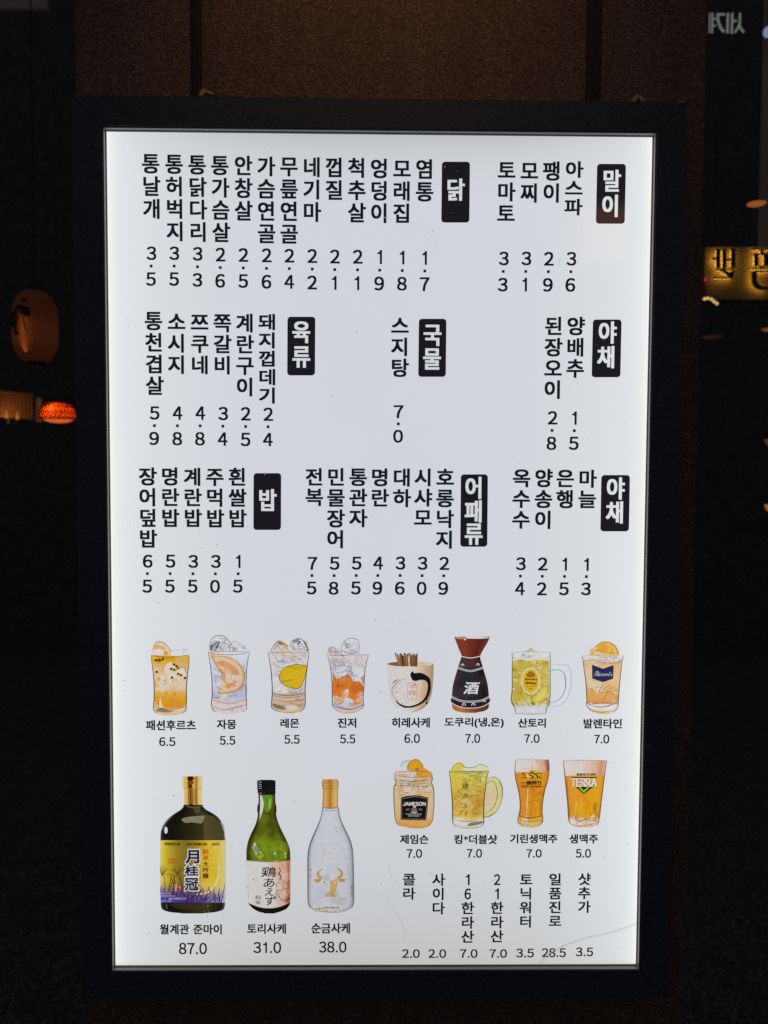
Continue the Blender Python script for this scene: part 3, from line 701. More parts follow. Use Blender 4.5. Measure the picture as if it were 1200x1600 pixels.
g.fill([(870, 280), (930, 250), (950, 300), (930, 350), (860, 340)], (240, 240, 244), .7); g.shards(10, 815, 250, 955, 360, 32, ICE, .55, (120, 120, 128), 4); g.shards(6, 690, 320, 795, 370, 28, ICE + [(222, 190, 180)], .6, (120, 100, 100), 4); g.line([(805, 330), (840, 350), (900, 365), (960, 350)], 6, (70, 68, 74), .8); g.line([(740, 318), (748, 380)], 5, (130, 110, 110), .8); g.line([(900, 260), (940, 275), (955, 340)], 4, (150, 150, 158), .9); g.fill([(915, 470), (960, 435), (1020, 425), (1030, 470), (960, 500)], (226, 206, 206), .8); g.fill([(690, 420), (800, 410), (900, 430), (820, 450), (720, 450)], (196, 160, 156), .4)
g.sub('fruit_slice')
g.fill([(722, 575), (740, 572), (760, 605), (800, 590), (870, 568), (905, 625), (960, 630), (1000, 660), (1008, 720), (960, 745), (985, 790), (950, 825), (900, 790), (862, 775), (870, 710), (845, 700), (810, 745), (800, 780), (760, 760), (722, 760)], (218, 122, 48))
g.fill([(900, 640), (960, 640), (1005, 680), (985, 725), (920, 735), (880, 690)], (202, 104, 44), .9); g.fill([(722, 760), (790, 775), (820, 740), (840, 760), (810, 830), (750, 820)], (238, 190, 140)); g.fill([(930, 800), (980, 770), (1000, 810), (950, 835)], (240, 190, 140))
g.fill([(985, 585), (1012, 575), (1010, 640), (985, 610)], (220, 140, 80), .9); g.fill([(890, 830), (960, 820), (985, 835), (900, 850)], (222, 140, 80), .9); g.washes(12, 730, 590, 990, 760, 32, [(228, 138, 62), (204, 104, 40), (236, 160, 90)], .5)
g.sub('outline'); g.sides(R[:-5], 5, (104, 92, 100)); g.line([(671, 376), (760, 385), (860, 378), (1054, 376)], 6, (120, 96, 110)); g.line([(678, 330), (705, 302), (760, 322)], 4); g.line([(803, 375), (805, 290), (850, 230), (915, 222), (965, 258), (968, 375)], 5, GREY)
g.line([(722, 575), (760, 605), (870, 566), (905, 625), (960, 630), (1008, 690)], 5, (120, 60, 24)); g.line([(720, 482), (880, 486), (892, 540)], 4, GREY); g.line([(910, 605), (945, 555)], 5, (80, 70, 76)); g.line([(870, 484), (895, 545)], 5, GREY)
g.line([(717, 840), (780, 870), (900, 885), (1010, 838)], 10, (80, 84, 110), .75); g.line([(720, 868), (800, 915), (920, 912), (1000, 868)], 12, (208, 150, 140), .6); g.line([(985, 740), (1005, 770)], 26, (130, 136, 160), .7); g.line([(715, 800), (760, 840), (830, 815)], 8, (90, 80, 84), .6)
g.line([(800, 360), (830, 410)], 9, (40, 36, 40), .8); g.scrib(18, 710, 400, 1010, 600, 70, 3, GREY, .6); g.scrib(14, 725, 600, 1000, 860, 60, 4, (130, 66, 30), .6)
g.done()
# --- cup of warm sake with fin strips
g = Art('drink_picture', 'printed picture of a cream cup with a black brush ring and brown strips', 590, 960, 1/6, 13); g.sub('cup')
stops = [(0, (214, 206, 200)), (.25, (226, 221, 216)), (.5, (224, 216, 208)), (.72, (212, 192, 168)), (.9, (190, 160, 126)), (1, (172, 142, 108))]
g.body([(462, 88, 527), (520, 90, 526), (600, 97, 522), (680, 103, 516), (760, 112, 504), (810, 126, 486), (850, 150, 462), (885, 190, 420), (908, 240, 370), (918, 290, 325)], stops, 14)
g.body([(440, 280, 340, (226, 216, 200)), (448, 150, 480, (196, 172, 146)), (462, 92, 524, (190, 160, 130)), (478, 130, 500, (206, 186, 160)), (490, 250, 380, (220, 205, 188))])
g.fill([(92, 462), (150, 448), (230, 446), (230, 485), (150, 480)], (112, 78, 52), .9); g.fill([(365, 450), (440, 448), (515, 460), (470, 480), (370, 486)], (222, 198, 168), .9); g.fill([(440, 450), (520, 460), (470, 476)], (234, 222, 205), .9)
g.washes(16, 130, 560, 330, 860, 46, [(232, 228, 226), (216, 210, 206)], .35)
g.sub('dried_strip')
for cx, w0, w1, n in ((235, 95, 90, 26), (330, 70, 66, 20)):
    for k in range(n):
        t = k/(n-1)-.5; g.line([(cx+10 + t*w1*.9, 486), (cx + t*w0*1.25 + (0 if cx > 300 else -14), g.rnd.uniform(358, 392))], 7, g.rnd.choice([(120, 78, 40), (92, 56, 26), (150, 104, 60), (60, 38, 22), (176, 128, 80)]), .95, False, False)
g.line([(296, 485), (298, 380)], 7, (226, 220, 214), .9, False); g.line([(250, 360), (252, 380)], 14, (56, 58, 64), .8, False)
g.sub('brush_ring')
INKY = (24, 20, 26)
g.fill([(306, 560), (328, 532), (345, 548), (400, 545), (450, 565), (488, 600), (498, 650), (494, 720), (470, 780), (430, 825), (360, 862), (290, 874), (235, 868), (300, 858), (370, 838), (425, 800), (455, 750), (470, 690), (468, 645), (445, 618), (400, 612), (360, 622), (325, 612)], INKY)
g.line([(170, 806), (205, 840), (260, 862), (340, 864)], 14, INKY, .9); g.line([(180, 815), (230, 850)], 5, INKY); g.ell(458, 826, 9, 14, INKY); g.ell(462, 790, 7, 14, INKY)
for k in range(42):
    t = g.rnd.uniform(100, 260); r = g.rnd.uniform(70, 155); g.ell(300 + r*math.cos(math.radians(t)), 715 + r*.85*math.sin(math.radians(t)), g.rnd.uniform(1.5, 5), g.rnd.uniform(1.5, 4), (50, 46, 52), .8, 8)
for k in range(8):
    g.ring(300, 715, g.rnd.uniform(120, 170), g.rnd.uniform(100, 140), 3, (110, 106, 112), .5, g.rnd.uniform(120, 190), g.rnd.uniform(200, 260), 12, True)
g.line([(140, 645), (165, 620), (195, 605)], 8, (50, 46, 50), .8)
g.sub('seal'); RED = (190, 48, 58)
pts = smooth_pts([(282, 660), (300, 638), (345, 638), (364, 660), (366, 770), (350, 796), (300, 796), (280, 770)]); g.line(pts + [pts[0]], 4, RED, .8, False, False)
g.line([(298, 660), (345, 655)], 5, RED); g.line([(322, 645), (318, 700)], 6, RED); g.line([(300, 690), (330, 668), (350, 690)], 5, RED); g.ell(350, 656, 9, 12, RED, .8); g.ell(303, 735, 12, 18, RED, .35); g.ell(340, 735, 12, 18, RED, .35); g.ring(303, 735, 12, 18, 4, RED, .8); g.ring(340, 735, 12, 18, 4, RED, .8); g.fill([(308, 782), (322, 768), (336, 782)], RED, .8, False); g.line([(290, 712), (352, 708)], 5, RED)
g.done()
# --- tokkuri flask
g = Art('drink_picture', 'printed picture of a dark flask with a red brown funnel neck and white bands', 590, 960, 1/6, 17); g.sub('flask')
st = [(0, (70, 52, 50)), (.12, (52, 46, 54)), (.35, (42, 40, 50)), (.7, (44, 38, 46)), (.9, (30, 24, 28)), (1, (60, 40, 36))]
g.body([(400, 784, 957), (440, 772, 970), (490, 756, 986), (540, 740, 1000), (600, 722, 1018), (660, 707, 1032), (720, 699, 1040), (790, 696, 1044), (840, 697, 1043), (872, 702, 1038)], st, 14)
g.body([(395, 785, 962), (425, 777, 965), (470, 764, 980), (500, 753, 988)], [(0, (74, 50, 46)), (.3, (70, 52, 50)), (.6, (78, 48, 42)), (1, (50, 30, 28))], 10)
g.body([(822, 696, 1044), (850, 698, 1043), (880, 702, 1038), (905, 735, 1000), (922, 810, 920)], [(0, (170, 105, 60)), (.2, (186, 116, 66)), (.5, (150, 84, 52)), (.8, (112, 56, 40)), (1, (90, 44, 34))], 12)
g.fill([(696, 780), (780, 808), (870, 816), (960, 808), (1044, 780), (1043, 830), (960, 868), (870, 876), (780, 862), (697, 830)], (40, 32, 36))
g.washes(10, 720, 560, 1010, 780, 60, [(56, 52, 66), (36, 32, 38)], .4)
g.sub('funnel_neck')
g.body([(208, 720, 1049), (240, 730, 1040), (290, 748, 1015), (340, 770, 985), (385, 786, 964), (400, 786, 960)], [(0, (120, 52, 36)), (.2, (134, 58, 38)), (.45, (112, 46, 32)), (.75, (86, 34, 26)), (1, (110, 50, 40))], 12)
g.fill([(722, 212), (780, 204), (850, 202), (940, 206), (1048, 218), (960, 228), (850, 226), (770, 228)], (226, 222, 220)); g.fill([(722, 214), (760, 208), (830, 210), (822, 236), (780, 226)], (176, 120, 80), .9); g.line([(740, 235), (770, 370)], 6, (170, 96, 66), .6)
g.ell(818, 234, 10, 8, (240, 230, 220))
g.sub('white_band'); WH = (228, 226, 226)
for pts, w in (([(783, 392), (870, 408), (960, 392)], 8), ([(758, 496), (870, 524), (988, 494)], 6), ([(752, 506), (870, 536), (992, 504)], 5), ([(698, 770), (800, 808), (950, 806), (1044, 768)], 6), ([(698, 784), (800, 820), (950, 818), (1044, 782)], 5), ([(697, 830), (790, 872), (950, 872), (1043, 832)], 7)): g.line(pts, w, WH, .95, True, False)
for x, y, r in ((796, 474, 16), (940, 470, 16), (808, 846, 20), (898, 844, 20), (1000, 812, 14)):
    for dx in (-1, 0, 1): g.line([(x+dx*r*.35, y-r*.6), (x+dx*r*.9, y+r*.5)], 7, WH, .95)
    g.line([(x-r, y+r*.5), (x-r*.4, y-r*.5), (x+r*.4, y-r*.5), (x+r, y+r*.5)], 6, WH, .9)
g.sub('lettering'); g.chars('酒', 880, 632, 746, 138, (236, 236, 238), (.5, .4), 1, .0, .18)
g.done()
# --- handled highball mug
g = Art('drink_picture', 'printed picture of a handled mug of golden highball with a yellow oval label', 780, 960, .18333, 19); g.sub('glass')
R = g.body([(318, 104, 432, (222, 226, 228)), (365, 107, 430, (220, 222, 218)), (500, 106, 429, (228, 218, 160)), (640, 106, 429, (228, 218, 160)), (720, 98, 426, (226, 214, 150)), (765, 112, 418, (220, 214, 190)), (785, 128, 398, (206, 204, 210)), (830, 134, 393, (218, 217, 222)), (842, 142, 386, (200, 198, 206))], None, 8)
g.sub('liquid')
g.body([(366, 110, 426, (202, 180, 74)), (450, 110, 426, (196, 172, 66)), (560, 110, 426, (204, 182, 80)), (650, 109, 426, (192, 166, 62)), (720, 102, 422, (200, 176, 74)), (775, 122, 410, (224, 210, 140))])
cols = [(240, 234, 200), (176, 146, 36), (232, 220, 160), (150, 120, 30), (246, 242, 220), (206, 182, 66)]
for i in range(6):
    for j in range(7):
        x, y = 112+i*52, 375+j*57; g.shards(2, x, y, x+50, y+54, 30, cols, .55, (130, 106, 40), 3)
g.fill([(110, 372), (180, 360), (260, 372), (340, 360), (425, 372), (425, 392), (340, 384), (250, 394), (180, 382), (112, 394)], (236, 234, 222), .9)
for i in range(70): g.ell(g.rnd.uniform(112, 424), g.rnd.uniform(385, 770), g.rnd.uniform(2, 6), g.rnd.uniform(2, 5), g.rnd.choice(cols), .8, 8)
g.sub('ice'); g.fill([(150, 355), (200, 330), (240, 320), (262, 280), (300, 300), (345, 330), (355, 358), (260, 370)], (224, 224, 214)); g.fill([(238, 300), (262, 280), (285, 292), (250, 312)], (186, 180, 140), .8); g.shards(9, 160, 300, 350, 360, 26, ICE + [(214, 206, 160)], .7, (130, 124, 104), 3)
g.sub('fruit_slice'); g.fill([(345, 640), (395, 605), (398, 680), (350, 730), (290, 742), (262, 722), (320, 690)], (226, 202, 60)); g.fill([(350, 650), (385, 625), (388, 672), (345, 715), (300, 728), (330, 692)], (240, 226, 130)); g.line([(395, 605), (400, 680), (350, 735), (280, 745)], 6, (232, 190, 40))
g.sub('handle')
g.fill([(432, 418), (500, 424), (560, 420), (595, 450), (607, 540), (598, 640), (560, 730), (490, 775), (420, 782), (424, 740), (470, 735), (520, 700), (552, 640), (562, 575), (550, 505), (515, 470), (470, 466), (434, 478)], (222, 226, 232), .9)
g.line([(432, 418), (500, 424), (560, 420), (595, 450), (607, 540), (598, 640), (560, 730), (490, 775), (420, 784)], 4, (150, 154, 164), .8); g.line([(434, 478), (470, 466), (515, 470), (550, 505), (562, 575), (552, 640), (520, 700), (470, 735), (428, 740)], 7, (130, 136, 148), .8); g.line([(545, 500), (560, 575), (550, 640)], 5, (90, 96, 104), .6)
g.sub('outline'); g.sides(R, 5, (130, 124, 104)); g.line([(104, 318), (270, 312), (432, 318)], 4, (140, 142, 146)); g.line([(118, 325), (116, 358)], 7, (110, 112, 116)); g.line([(418, 325), (420, 358)], 7, (120, 122, 126)); g.line([(100, 720), (126, 778), (136, 838)], 7, (120, 116, 122), .7); g.line([(424, 720), (404, 778), (392, 838)], 6, (130, 126, 130), .7); g.line([(134, 836), (260, 842), (392, 836)], 5, (110, 108, 116)); g.line([(340, 370), (342, 640)], 5, (240, 236, 214), .8); g.line([(185, 640), (190, 770)], 4, (150, 130, 60)); g.scrib(20, 110, 700, 420, 775, 40, 4, (120, 100, 50), .7)
g.sub('label'); g.ell(262, 560, 84, 116, (236, 228, 180), .8, 30); g.ell(262, 560, 66, 97, (232, 190, 34), 1, 30); g.ring(262, 560, 64, 95, 3, (190, 140, 20), .7)
g.sub('lettering'); BR = (70, 46, 20)
for rx in range(3):
    g.ell(240 + rx*24, 512, 12, 14, (176, 110, 40)); g.ring(240 + rx*24, 512, 12, 14, 3, BR)
g.fill([(236, 505), (246, 484), (264, 478), (282, 484), (292, 505)], (170, 104, 44)); g.ring(264, 505, 28, 26, 3, BR, .9, 180, 360); g.line([(232, 525), (296, 525)], 6, BR)
g.text('Suntory', 213, 534, 318, 560, (40, 26, 14), (.3, .3)); g.text('Whisky', 216, 566, 314, 592, (40, 26, 14), (.3, .3)); g.text('since 1923', 220, 598, 302, 606, (70, 46, 20), (.1, .1)); g.line([(240, 632), (262, 616), (258, 630), (286, 622)], 4, (60, 40, 16))
g.done()
# --- blue badge whisky
g = Art('drink_picture', 'printed picture of an amber iced drink with an orange slice and a navy badge', 780, 960, .18333, 23); g.sub('glass')
R = g.body([(350, 702, 1056, (222, 218, 222)), (400, 714, 1046, (230, 205, 180)), (470, 722, 1036, (240, 212, 180)), (560, 735, 1026, (242, 215, 180)), (660, 742, 1018, (236, 190, 130)), (740, 745, 1012, (218, 170, 110)), (762, 741, 1012, (228, 220, 216)), (800, 760, 1002, (226, 220, 216)), (832, 800, 970, (226, 190, 120)), (850, 850, 915, (214, 180, 120))])
g.sub('liquid'); g.body([(405, 720, 1038, (240, 190, 120)), (470, 730, 1028, (242, 208, 165)), (560, 742, 1018, (244, 216, 178)), (640, 748, 1012, (236, 182, 112)), (700, 750, 1008, (226, 164, 90)), (745, 760, 1000, (206, 150, 86)), (762, 800, 960, (170, 120, 70))])
g.washes(16, 760, 430, 1000, 720, 56, [(244, 220, 186), (236, 176, 96), (246, 226, 200), (230, 166, 90)], .4)
g.sub('ice'); g.fill([(750, 560), (890, 580), (850, 650), (760, 625)], (246, 226, 198), .8, False); g.fill([(890, 585), (1010, 560), (1000, 640), (900, 665)], (234, 184, 118), .6, False); g.shards(16, 720, 360, 1040, 412, 30, ICE, .7, (120, 112, 120), 4); g.ell(775, 290, 42, 44, (222, 224, 230), .6); g.ring(772, 290, 40, 42, 4, (176, 180, 194), .8, 60, 330); g.ring(778, 300, 22, 26, 4, (180, 184, 196), .7)
g.sub('fruit_slice')
arc = [(905 + 114*math.cos(math.radians(t)), 345 - 114*math.sin(math.radians(t))) for t in range(0, 150, 10)]
g.fill(arc + [(790, 300), (770, 345)], (226, 166, 48), 1, False)
arc2 = [(902 + 98*math.cos(math.radians(t)), 345 - 98*math.sin(math.radians(t))) for t in range(0, 160, 10)]
g.fill(arc2 + [(800, 345)], (244, 222, 168), 1, False)
arc3 = [(900 + 88*math.cos(math.radians(t)), 343 - 86*math.sin(math.radians(t))) for t in range(0, 165, 10)]
g.fill(arc3, (238, 184, 70), 1, False); g.fill([(765, 300), (800, 282), (830, 290), (820, 312), (780, 322)], (240, 214, 150)); g.fill([(840, 270), (900, 250), (960, 280), (970, 330), (890, 325)], (234, 168, 50), .7); g.washes(6, 830, 270, 980, 335, 24, [(244, 204, 110), (228, 156, 40)], .6)
g.line(arc, 4, (150, 104, 30), .8, False); g.line([(770, 318), (840, 305), (900, 330), (1000, 325)], 4, (150, 100, 40)); g.line([(860, 270), (900, 240)], 3, (150, 100, 40)); g.line([(770, 345), (900, 352), (1000, 350)], 16, (240, 206, 150), .9)
g.sub('outline'); g.sides(R[:-4], 5, (140, 104, 76)); g.line([(702, 350), (880, 345), (1056, 352)], 4, (170, 166, 180)); g.line([(714, 404), (800, 385), (900, 412), (1040, 408)], 5, (130, 100, 80)); g.ring(940, 400, 52, 40, 4, (150, 146, 160), .7, 180, 330); g.line([(712, 400), (722, 470)], 10, (110, 96, 100), .7)
g.line([(742, 742), (800, 780), (900, 786), (1010, 742)], 9, (120, 84, 50), .8); g.line([(890, 585), (850, 650), (880, 665)], 4); g.line([(820, 670), (900, 664), (1010, 640)], 5, (170, 120, 70)); g.line([(765, 800), (870, 832), (1000, 798)], 5, (150, 120, 90)); g.line([(745, 640), (830, 632)], 4, (170, 120, 70)); g.scrib(16, 750, 600, 1010, 760, 70, 4, (160, 106, 50), .6); g.fill([(770, 770), (860, 790), (990, 775), (960, 815), (830, 818)], (240, 238, 238), .7)
g.sub('label'); g.fill([(788, 426), (880, 460), (972, 430), (968, 546), (880, 576), (790, 543)], (40, 44, 82), 1, False)
g.sub('lettering'); g.line([(806, 520), (826, 484), (846, 492), (824, 504), (840, 514), (812, 522)], 3.5, (226, 226, 236), .95); g.text('allantine', 838, 496, 938, 522, (232, 232, 240), (.0, .02), 1, .25); g.text('s', 946, 505, 960, 522, (232, 232, 240), (.0, .02), 1, .25); g.ell(942, 494, 3, 6, (232, 232, 240))
g.done()
# --- black gold bottle
g = Art('bottle_picture', 'printed picture of a round shouldered dark bottle with gold cap and yellow violet label', 230, 1190, .2, 29); g.sub('bottle')
st = [(0, (58, 58, 52)), (.03, (22, 22, 18)), (.18, (20, 19, 12)), (.38, (38, 33, 17)), (.55, (46, 41, 20)), (.72, (62, 57, 31)), (.9, (34, 31, 19)), (.97, (20, 19, 16)), (1, (80, 80, 80))]
R = g.body([(334, 284, 434), (352, 282, 438), (375, 262, 462), (400, 222, 508), (430, 180, 550), (465, 146, 578), (505, 121, 598), (550, 107, 608), (612, 104, 611), (800, 104, 611), (1000, 104, 611), (1100, 106, 609), (1140, 110, 604), (1160, 128, 588), (1176, 180, 530), (1186, 280, 430)], st, 18)
g.fill([(268, 452), (300, 436), (370, 426), (448, 424), (438, 460), (420, 482), (350, 474), (300, 478)], (134, 130, 104), .9); g.fill([(446, 414), (520, 424), (570, 480), (598, 560), (602, 611), (440, 611), (440, 480)], (92, 86, 46), .55, False)
g.ell(147, 536, 13, 27, (236, 236, 232)); g.line([(200, 420), (150, 470), (118, 530)], 7, (110, 112, 116), .7); g.line([(575, 470), (604, 545), (608, 605)], 7, (190, 194, 200), .8); g.line([(300, 345), (360, 358), (430, 348)], 6, (120, 116, 84), .7); g.line([(150, 1110), (155, 1150)], 22, (88, 82, 60), .7); g.fill([(180, 1110), (380, 1106), (500, 1112), (440, 1150), (260, 1150)], (64, 54, 34), .5); g.fill([(360, 356), (410, 360), (408, 400), (380, 405)], (84, 80, 44), .7)
g.sub('cap'); gs = [(0, (246, 226, 178)), (.12, (232, 196, 110)), (.24, (226, 178, 70)), (.3, (76, 40, 8)), (.38, (52, 26, 6)), (.47, (96, 54, 10)), (.52, (240, 206, 120)), (.6, (214, 160, 60)), (.7, (150, 100, 24)), (.8, (240, 212, 130)), (1, (248, 232, 190))]
g.body([(114, 282, 430), (122, 276, 434), (200, 278, 432), (206, 284, 428)], gs, 22); g.body([(206, 286, 428), (220, 286, 430), (328, 288, 432), (336, 292, 430)], gs, 22)
for x in (322, 336, 350, 364, 378): g.line([(x, 215), (x+1, 328)], 7, (70, 40, 10), .7, False, False)
for x in (329, 343, 357): g.line([(x, 215), (x+1, 328)], 4, (214, 160, 70), .8, False, False)
g.line([(278, 204), (355, 210), (432, 203)], 5, (170, 120, 40), .8); g.fill([(318, 120), (360, 116), (364, 140), (320, 142)], (40, 20, 6), .9); g.fill([(320, 155), (362, 150), (362, 172), (322, 178)], (120, 76, 24), .9)
g.sub('label'); lab = [(0, (228, 206, 104)), (.06, (206, 180, 52)), (.22, (158, 134, 34)), (.38, (126, 106, 40)), (.55, (160, 134, 38)), (.75, (226, 194, 60)), (.92, (222, 200, 90)), (1, (238, 224, 150))]
vio = [(0, (104, 88, 190)), (.3, (66, 48, 150)), (.6, (84, 66, 150)), (1, (190, 176, 214))]
rows = []
for i in range(25):
    t = i/24; y = 613 + (1100-613)*t; line = []
    for k in range(21):
        u = k/20; yy = y + (14*math.sin(math.pi*u) if t > .5 else 0)*(t-.5)*2*0
        f = min(1, max(0, (t - .58 - .12*math.sin(2.2*u+.3))/.32)); c = mixc(at_stops(lab, u), at_stops(vio, u), f*f*(3-2*f)); line.append((*g.T((105+505*u, yy)), c, 1))
    rows.append(line)
g.cur.grid(rows, g.y())
g.fill([(420, 720), (480, 700), (535, 730), (556, 820), (530, 940), (470, 1010), (430, 960), (420, 850)], (240, 202, 40), .55); g.washes(8, 420, 730, 530, 880, 50, [(240, 200, 50), (214, 172, 40)], .35)
g.fill([(520, 738), (548, 775), (556, 850), (538, 930), (495, 990), (440, 1020), (370, 1034), (440, 1036), (500, 1010), (548, 945), (566, 850), (552, 770)], (250, 238, 190), .95)
for i in range(64):
    x = g.rnd.uniform(130, 585); h = g.rnd.uniform(40, 150); b = g.rnd.uniform(-70, 70); g.line(g.cl([(x, 1098), (x+b*.4, 1098-h*.6), (x+b, 1098-h)]), 5, g.rnd.choice([(50, 38, 110), (42, 30, 90), (80, 62, 130), (34, 24, 60)]), .85)
for i in range(9):
    x = g.rnd.uniform(110, 280); g.line([(x, 1080), (x+20, 980), (x+g.rnd.uniform(-20, 60), 880)], 5, (60, 46, 34), .85)
for cx, cy in ((240, 830), (120, 830), (455, 940)):
    for a_ in range(-60, 70, 20): g.line(g.cl([(cx, cy+60), (cx+30*math.sin(math.radians(a_)), cy+20), (cx+62*math.sin(math.radians(a_)), cy+40-70*math.cos(math.radians(a_)))]), 5, (84, 62, 20) if cx < 400 else (232, 206, 120), .7)
g.line([(135, 872), (210, 880), (260, 920)], 5, (120, 84, 30), .8)
g.sub('lettering')
g.text('PREMIUM', 138, 628, 262, 650, (40, 34, 14), (.3, .25)); g.text('JAPANESE', 302, 628, 474, 650, (40, 34, 14), (.3, .25)); g.text('SAKE', 505, 628, 570, 650, (84, 74, 30), (.25, .2))
g.text('JUNMAI', 165, 748, 235, 766, (176, 60, 30), (.1, .1)); g.text('DAIGINJO', 165, 772, 255, 790, (176, 60, 30), (.1, .1))
for b, c, w in ((1.7, (238, 236, 232), 124), (.75, (30, 32, 74), 108)):
    g.chars('月', 356, 676 if b > 1 else 684, 798 if b > 1 else 790, w, c, (b, b), 1, 0, 0, 9); g.chars('桂', 350, 796 if b > 1 else 806, 896 if b > 1 else 888, w, c, (b*.8, b*.8), 1, 0, 0, 9); g.chars('冠', 350, 894 if b > 1 else 902, 1010 if b > 1 else 1002, w, c, (b*.8, b*.8), 1, 0, 0, 9)
g.chars('純米', 460, 676, 766, 46, (190, 64, 30), (.2, .2), 1, .08); g.chars('大吟醸', 460, 772, 908, 46, (70, 46, 36), (.2, .2), 1, .08)
g.fill([(219, 954), (241, 954), (241, 1006), (219, 1006)], (206, 160, 150), 1, False); g.fill([(245, 952), (267, 952), (267, 1008), (245, 1008)], (160, 50, 44), 1, False); g.scrib(8, 221, 956, 240, 1004, 18, 3, (120, 40, 40), .9); g.scrib(6, 247, 956, 265, 1004, 16, 3, (230, 200, 190), .9)
g.text('SAKE COMPANY.LTD', 170, 1056, 308, 1070, (226, 224, 240), (.02, .02)); g.text('KYOTO JAPAN', 112, 1076, 196, 1088, (206, 204, 236), (.0, .0)); g.text('GEKKEIKAN', 112, 1036, 220, 1048, (200, 198, 232), (.0, .0)); g.text('PRODUCT OF', 112, 1018, 180, 1028, (196, 194, 228), (.0, .0))
g.done()
# --- green bottle
g = Art('bottle_picture', 'printed picture of a green bottle with black cap and white peach label', 360, 1190, .2, 31); g.sub('bottle')
st = [(0, (70, 52, 24)), (.06, (56, 62, 14)), (.16, (112, 132, 24)), (.34, (134, 154, 32)), (.5, (124, 142, 30)), (.66, (104, 124, 22)), (.84, (120, 140, 34)), (.93, (74, 82, 22)), (1, (84, 58, 30))]
R = g.body([(250, 222, 350, (190, 180, 150)), (330, 219, 353, (190, 180, 140)), (400, 216, 356, (160, 150, 120)), (450, 208, 366, (170, 155, 130)), (500, 192, 384, (165, 150, 125)), (560, 163, 412, (190, 180, 150)), (620, 139, 442, (235, 235, 225)), (680, 127, 463, (255, 255, 245)), (740, 125, 469, (240, 245, 230)), (1000, 128, 469, (200, 200, 190)), (1090, 134, 468, (120, 110, 100)), (1115, 146, 464, (60, 52, 60)), (1150, 180, 438, (52, 44, 54)), (1172, 220, 390, (50, 44, 54)), (1186, 270, 345, (60, 50, 60))], st, 18)
g.fill([(232, 262), (246, 268), (262, 300), (256, 370), (240, 430), (226, 450), (232, 360)], (232, 226, 216), .95); g.line([(222, 255), (226, 350), (216, 460)], 9, (46, 30, 20), .9)
g.fill([(250, 262), (322, 260), (322, 330), (306, 385), (275, 390), (262, 330)], (94, 146, 34), .8); g.fill([(300, 300), (320, 290), (316, 360), (300, 370)], (140, 186, 70), .8); g.fill([(180, 690), (170, 676), (190, 628), (205, 660), (245, 705), (250, 722), (212, 712), (200, 735)], (238, 240, 232), 1, False); g.ell(350, 718, 11, 11, (238, 236, 224)); g.fill([(418, 720), (436, 700), (438, 745), (424, 755)], (176, 196, 110), .8)
g.fill([(210, 740), (260, 720), (250, 760)], (164, 196, 60), .7); g.washes(16, 210, 430, 400, 600, 44, [(84, 90, 24), (112, 118, 34), (70, 66, 24)], .3); g.washes(10, 170, 620, 440, 750, 50, [(132, 160, 34), (96, 120, 24)], .35); g.scrib(16, 230, 300, 400, 600, 60, 3, (56, 56, 16), .5); g.scrib(12, 170, 640, 440, 760, 50, 4, (70, 86, 16), .6)
g.sides(R[4:9], 9, (62, 44, 20))
g.sub('cap'); g.body([(140, 240, 330), (146, 212, 352), (160, 210, 354), (215, 211, 353), (222, 216, 350)], [(0, (30, 28, 30)), (.12, (16, 15, 18)), (1, (26, 24, 28))], 8); g.body([(218, 216, 350), (238, 212, 356), (246, 218, 350), (258, 222, 348)], [(0, (34, 28, 26)), (1, (26, 22, 22))], 6)
for y in (155, 172, 188, 204): g.line([(222, y), (245, y+5)], 6, (206, 206, 210), .85, False)
g.line([(226, 240), (246, 246)], 5, (190, 190, 190), .8)
g.sub('label')
rows = []
for i in range(13):
    t = i/12; line = []
    for k in range(17):
        u = k/16; bow = 46*(1-(2*u-1)**2)*t + 10*(1-(2*u-1)**2)*(1-t); y = 768 + (1096-768)*t + bow
        xl, xr = 127 + 14*max(0, t-.85)*4, 470 - 4*max(0, t-.85)*4
        f = min(1, max(0, (u - .55 + .12*math.sin(5*t+1))/.3)); c = mixc((234, 230, 228), (226, 178, 150) if u < .93 else (190, 130, 96), f*f*(3-2*f)); line.append((*g.T((xl+(xr-xl)*u, y)), c, 1))
    rows.append(line)
g.cur.grid(rows, g.y()); g.washes(9, 340, 800, 450, 1060, 46, [(236, 200, 178), (222, 164, 134), (240, 214, 200)], .4)
g.line([(127, 768), (300, 780), (470, 768)], 4, (120, 90, 60)); g.line([(452, 790), (456, 1000)], 10, (120, 80, 60), .6); g.scrib(14, 360, 860, 460, 1100, 110, 4, (140, 90, 80), .6)
for i in range(9): g.ell(212 + g.rnd.uniform(-3, 3), 825 + i*21, 5, 7, (190, 190, 196), .7, 6); g.ell(190 + g.rnd.uniform(-3, 3), 820 + i*21, 3, 5, (206, 206, 210), .7, 6)
g.line([(141, 1000), (143, 1060)], 5, (120, 116, 116), .6)
g.sub('lettering'); K = (24, 18, 20)
g.chars('鶏', 302, 818, 896, 112, K, (.1, .25), 1, 0, .12); g.chars('あ', 305, 904, 976, 84, K, (.1, .15), 1, 0, .15); g.chars('え', 308, 982, 1042, 70, K, (.1, .15), 1, 0, .15); g.chars('ず', 312, 1046, 1114, 86, K, (.1, .15), 1, 0, .15)
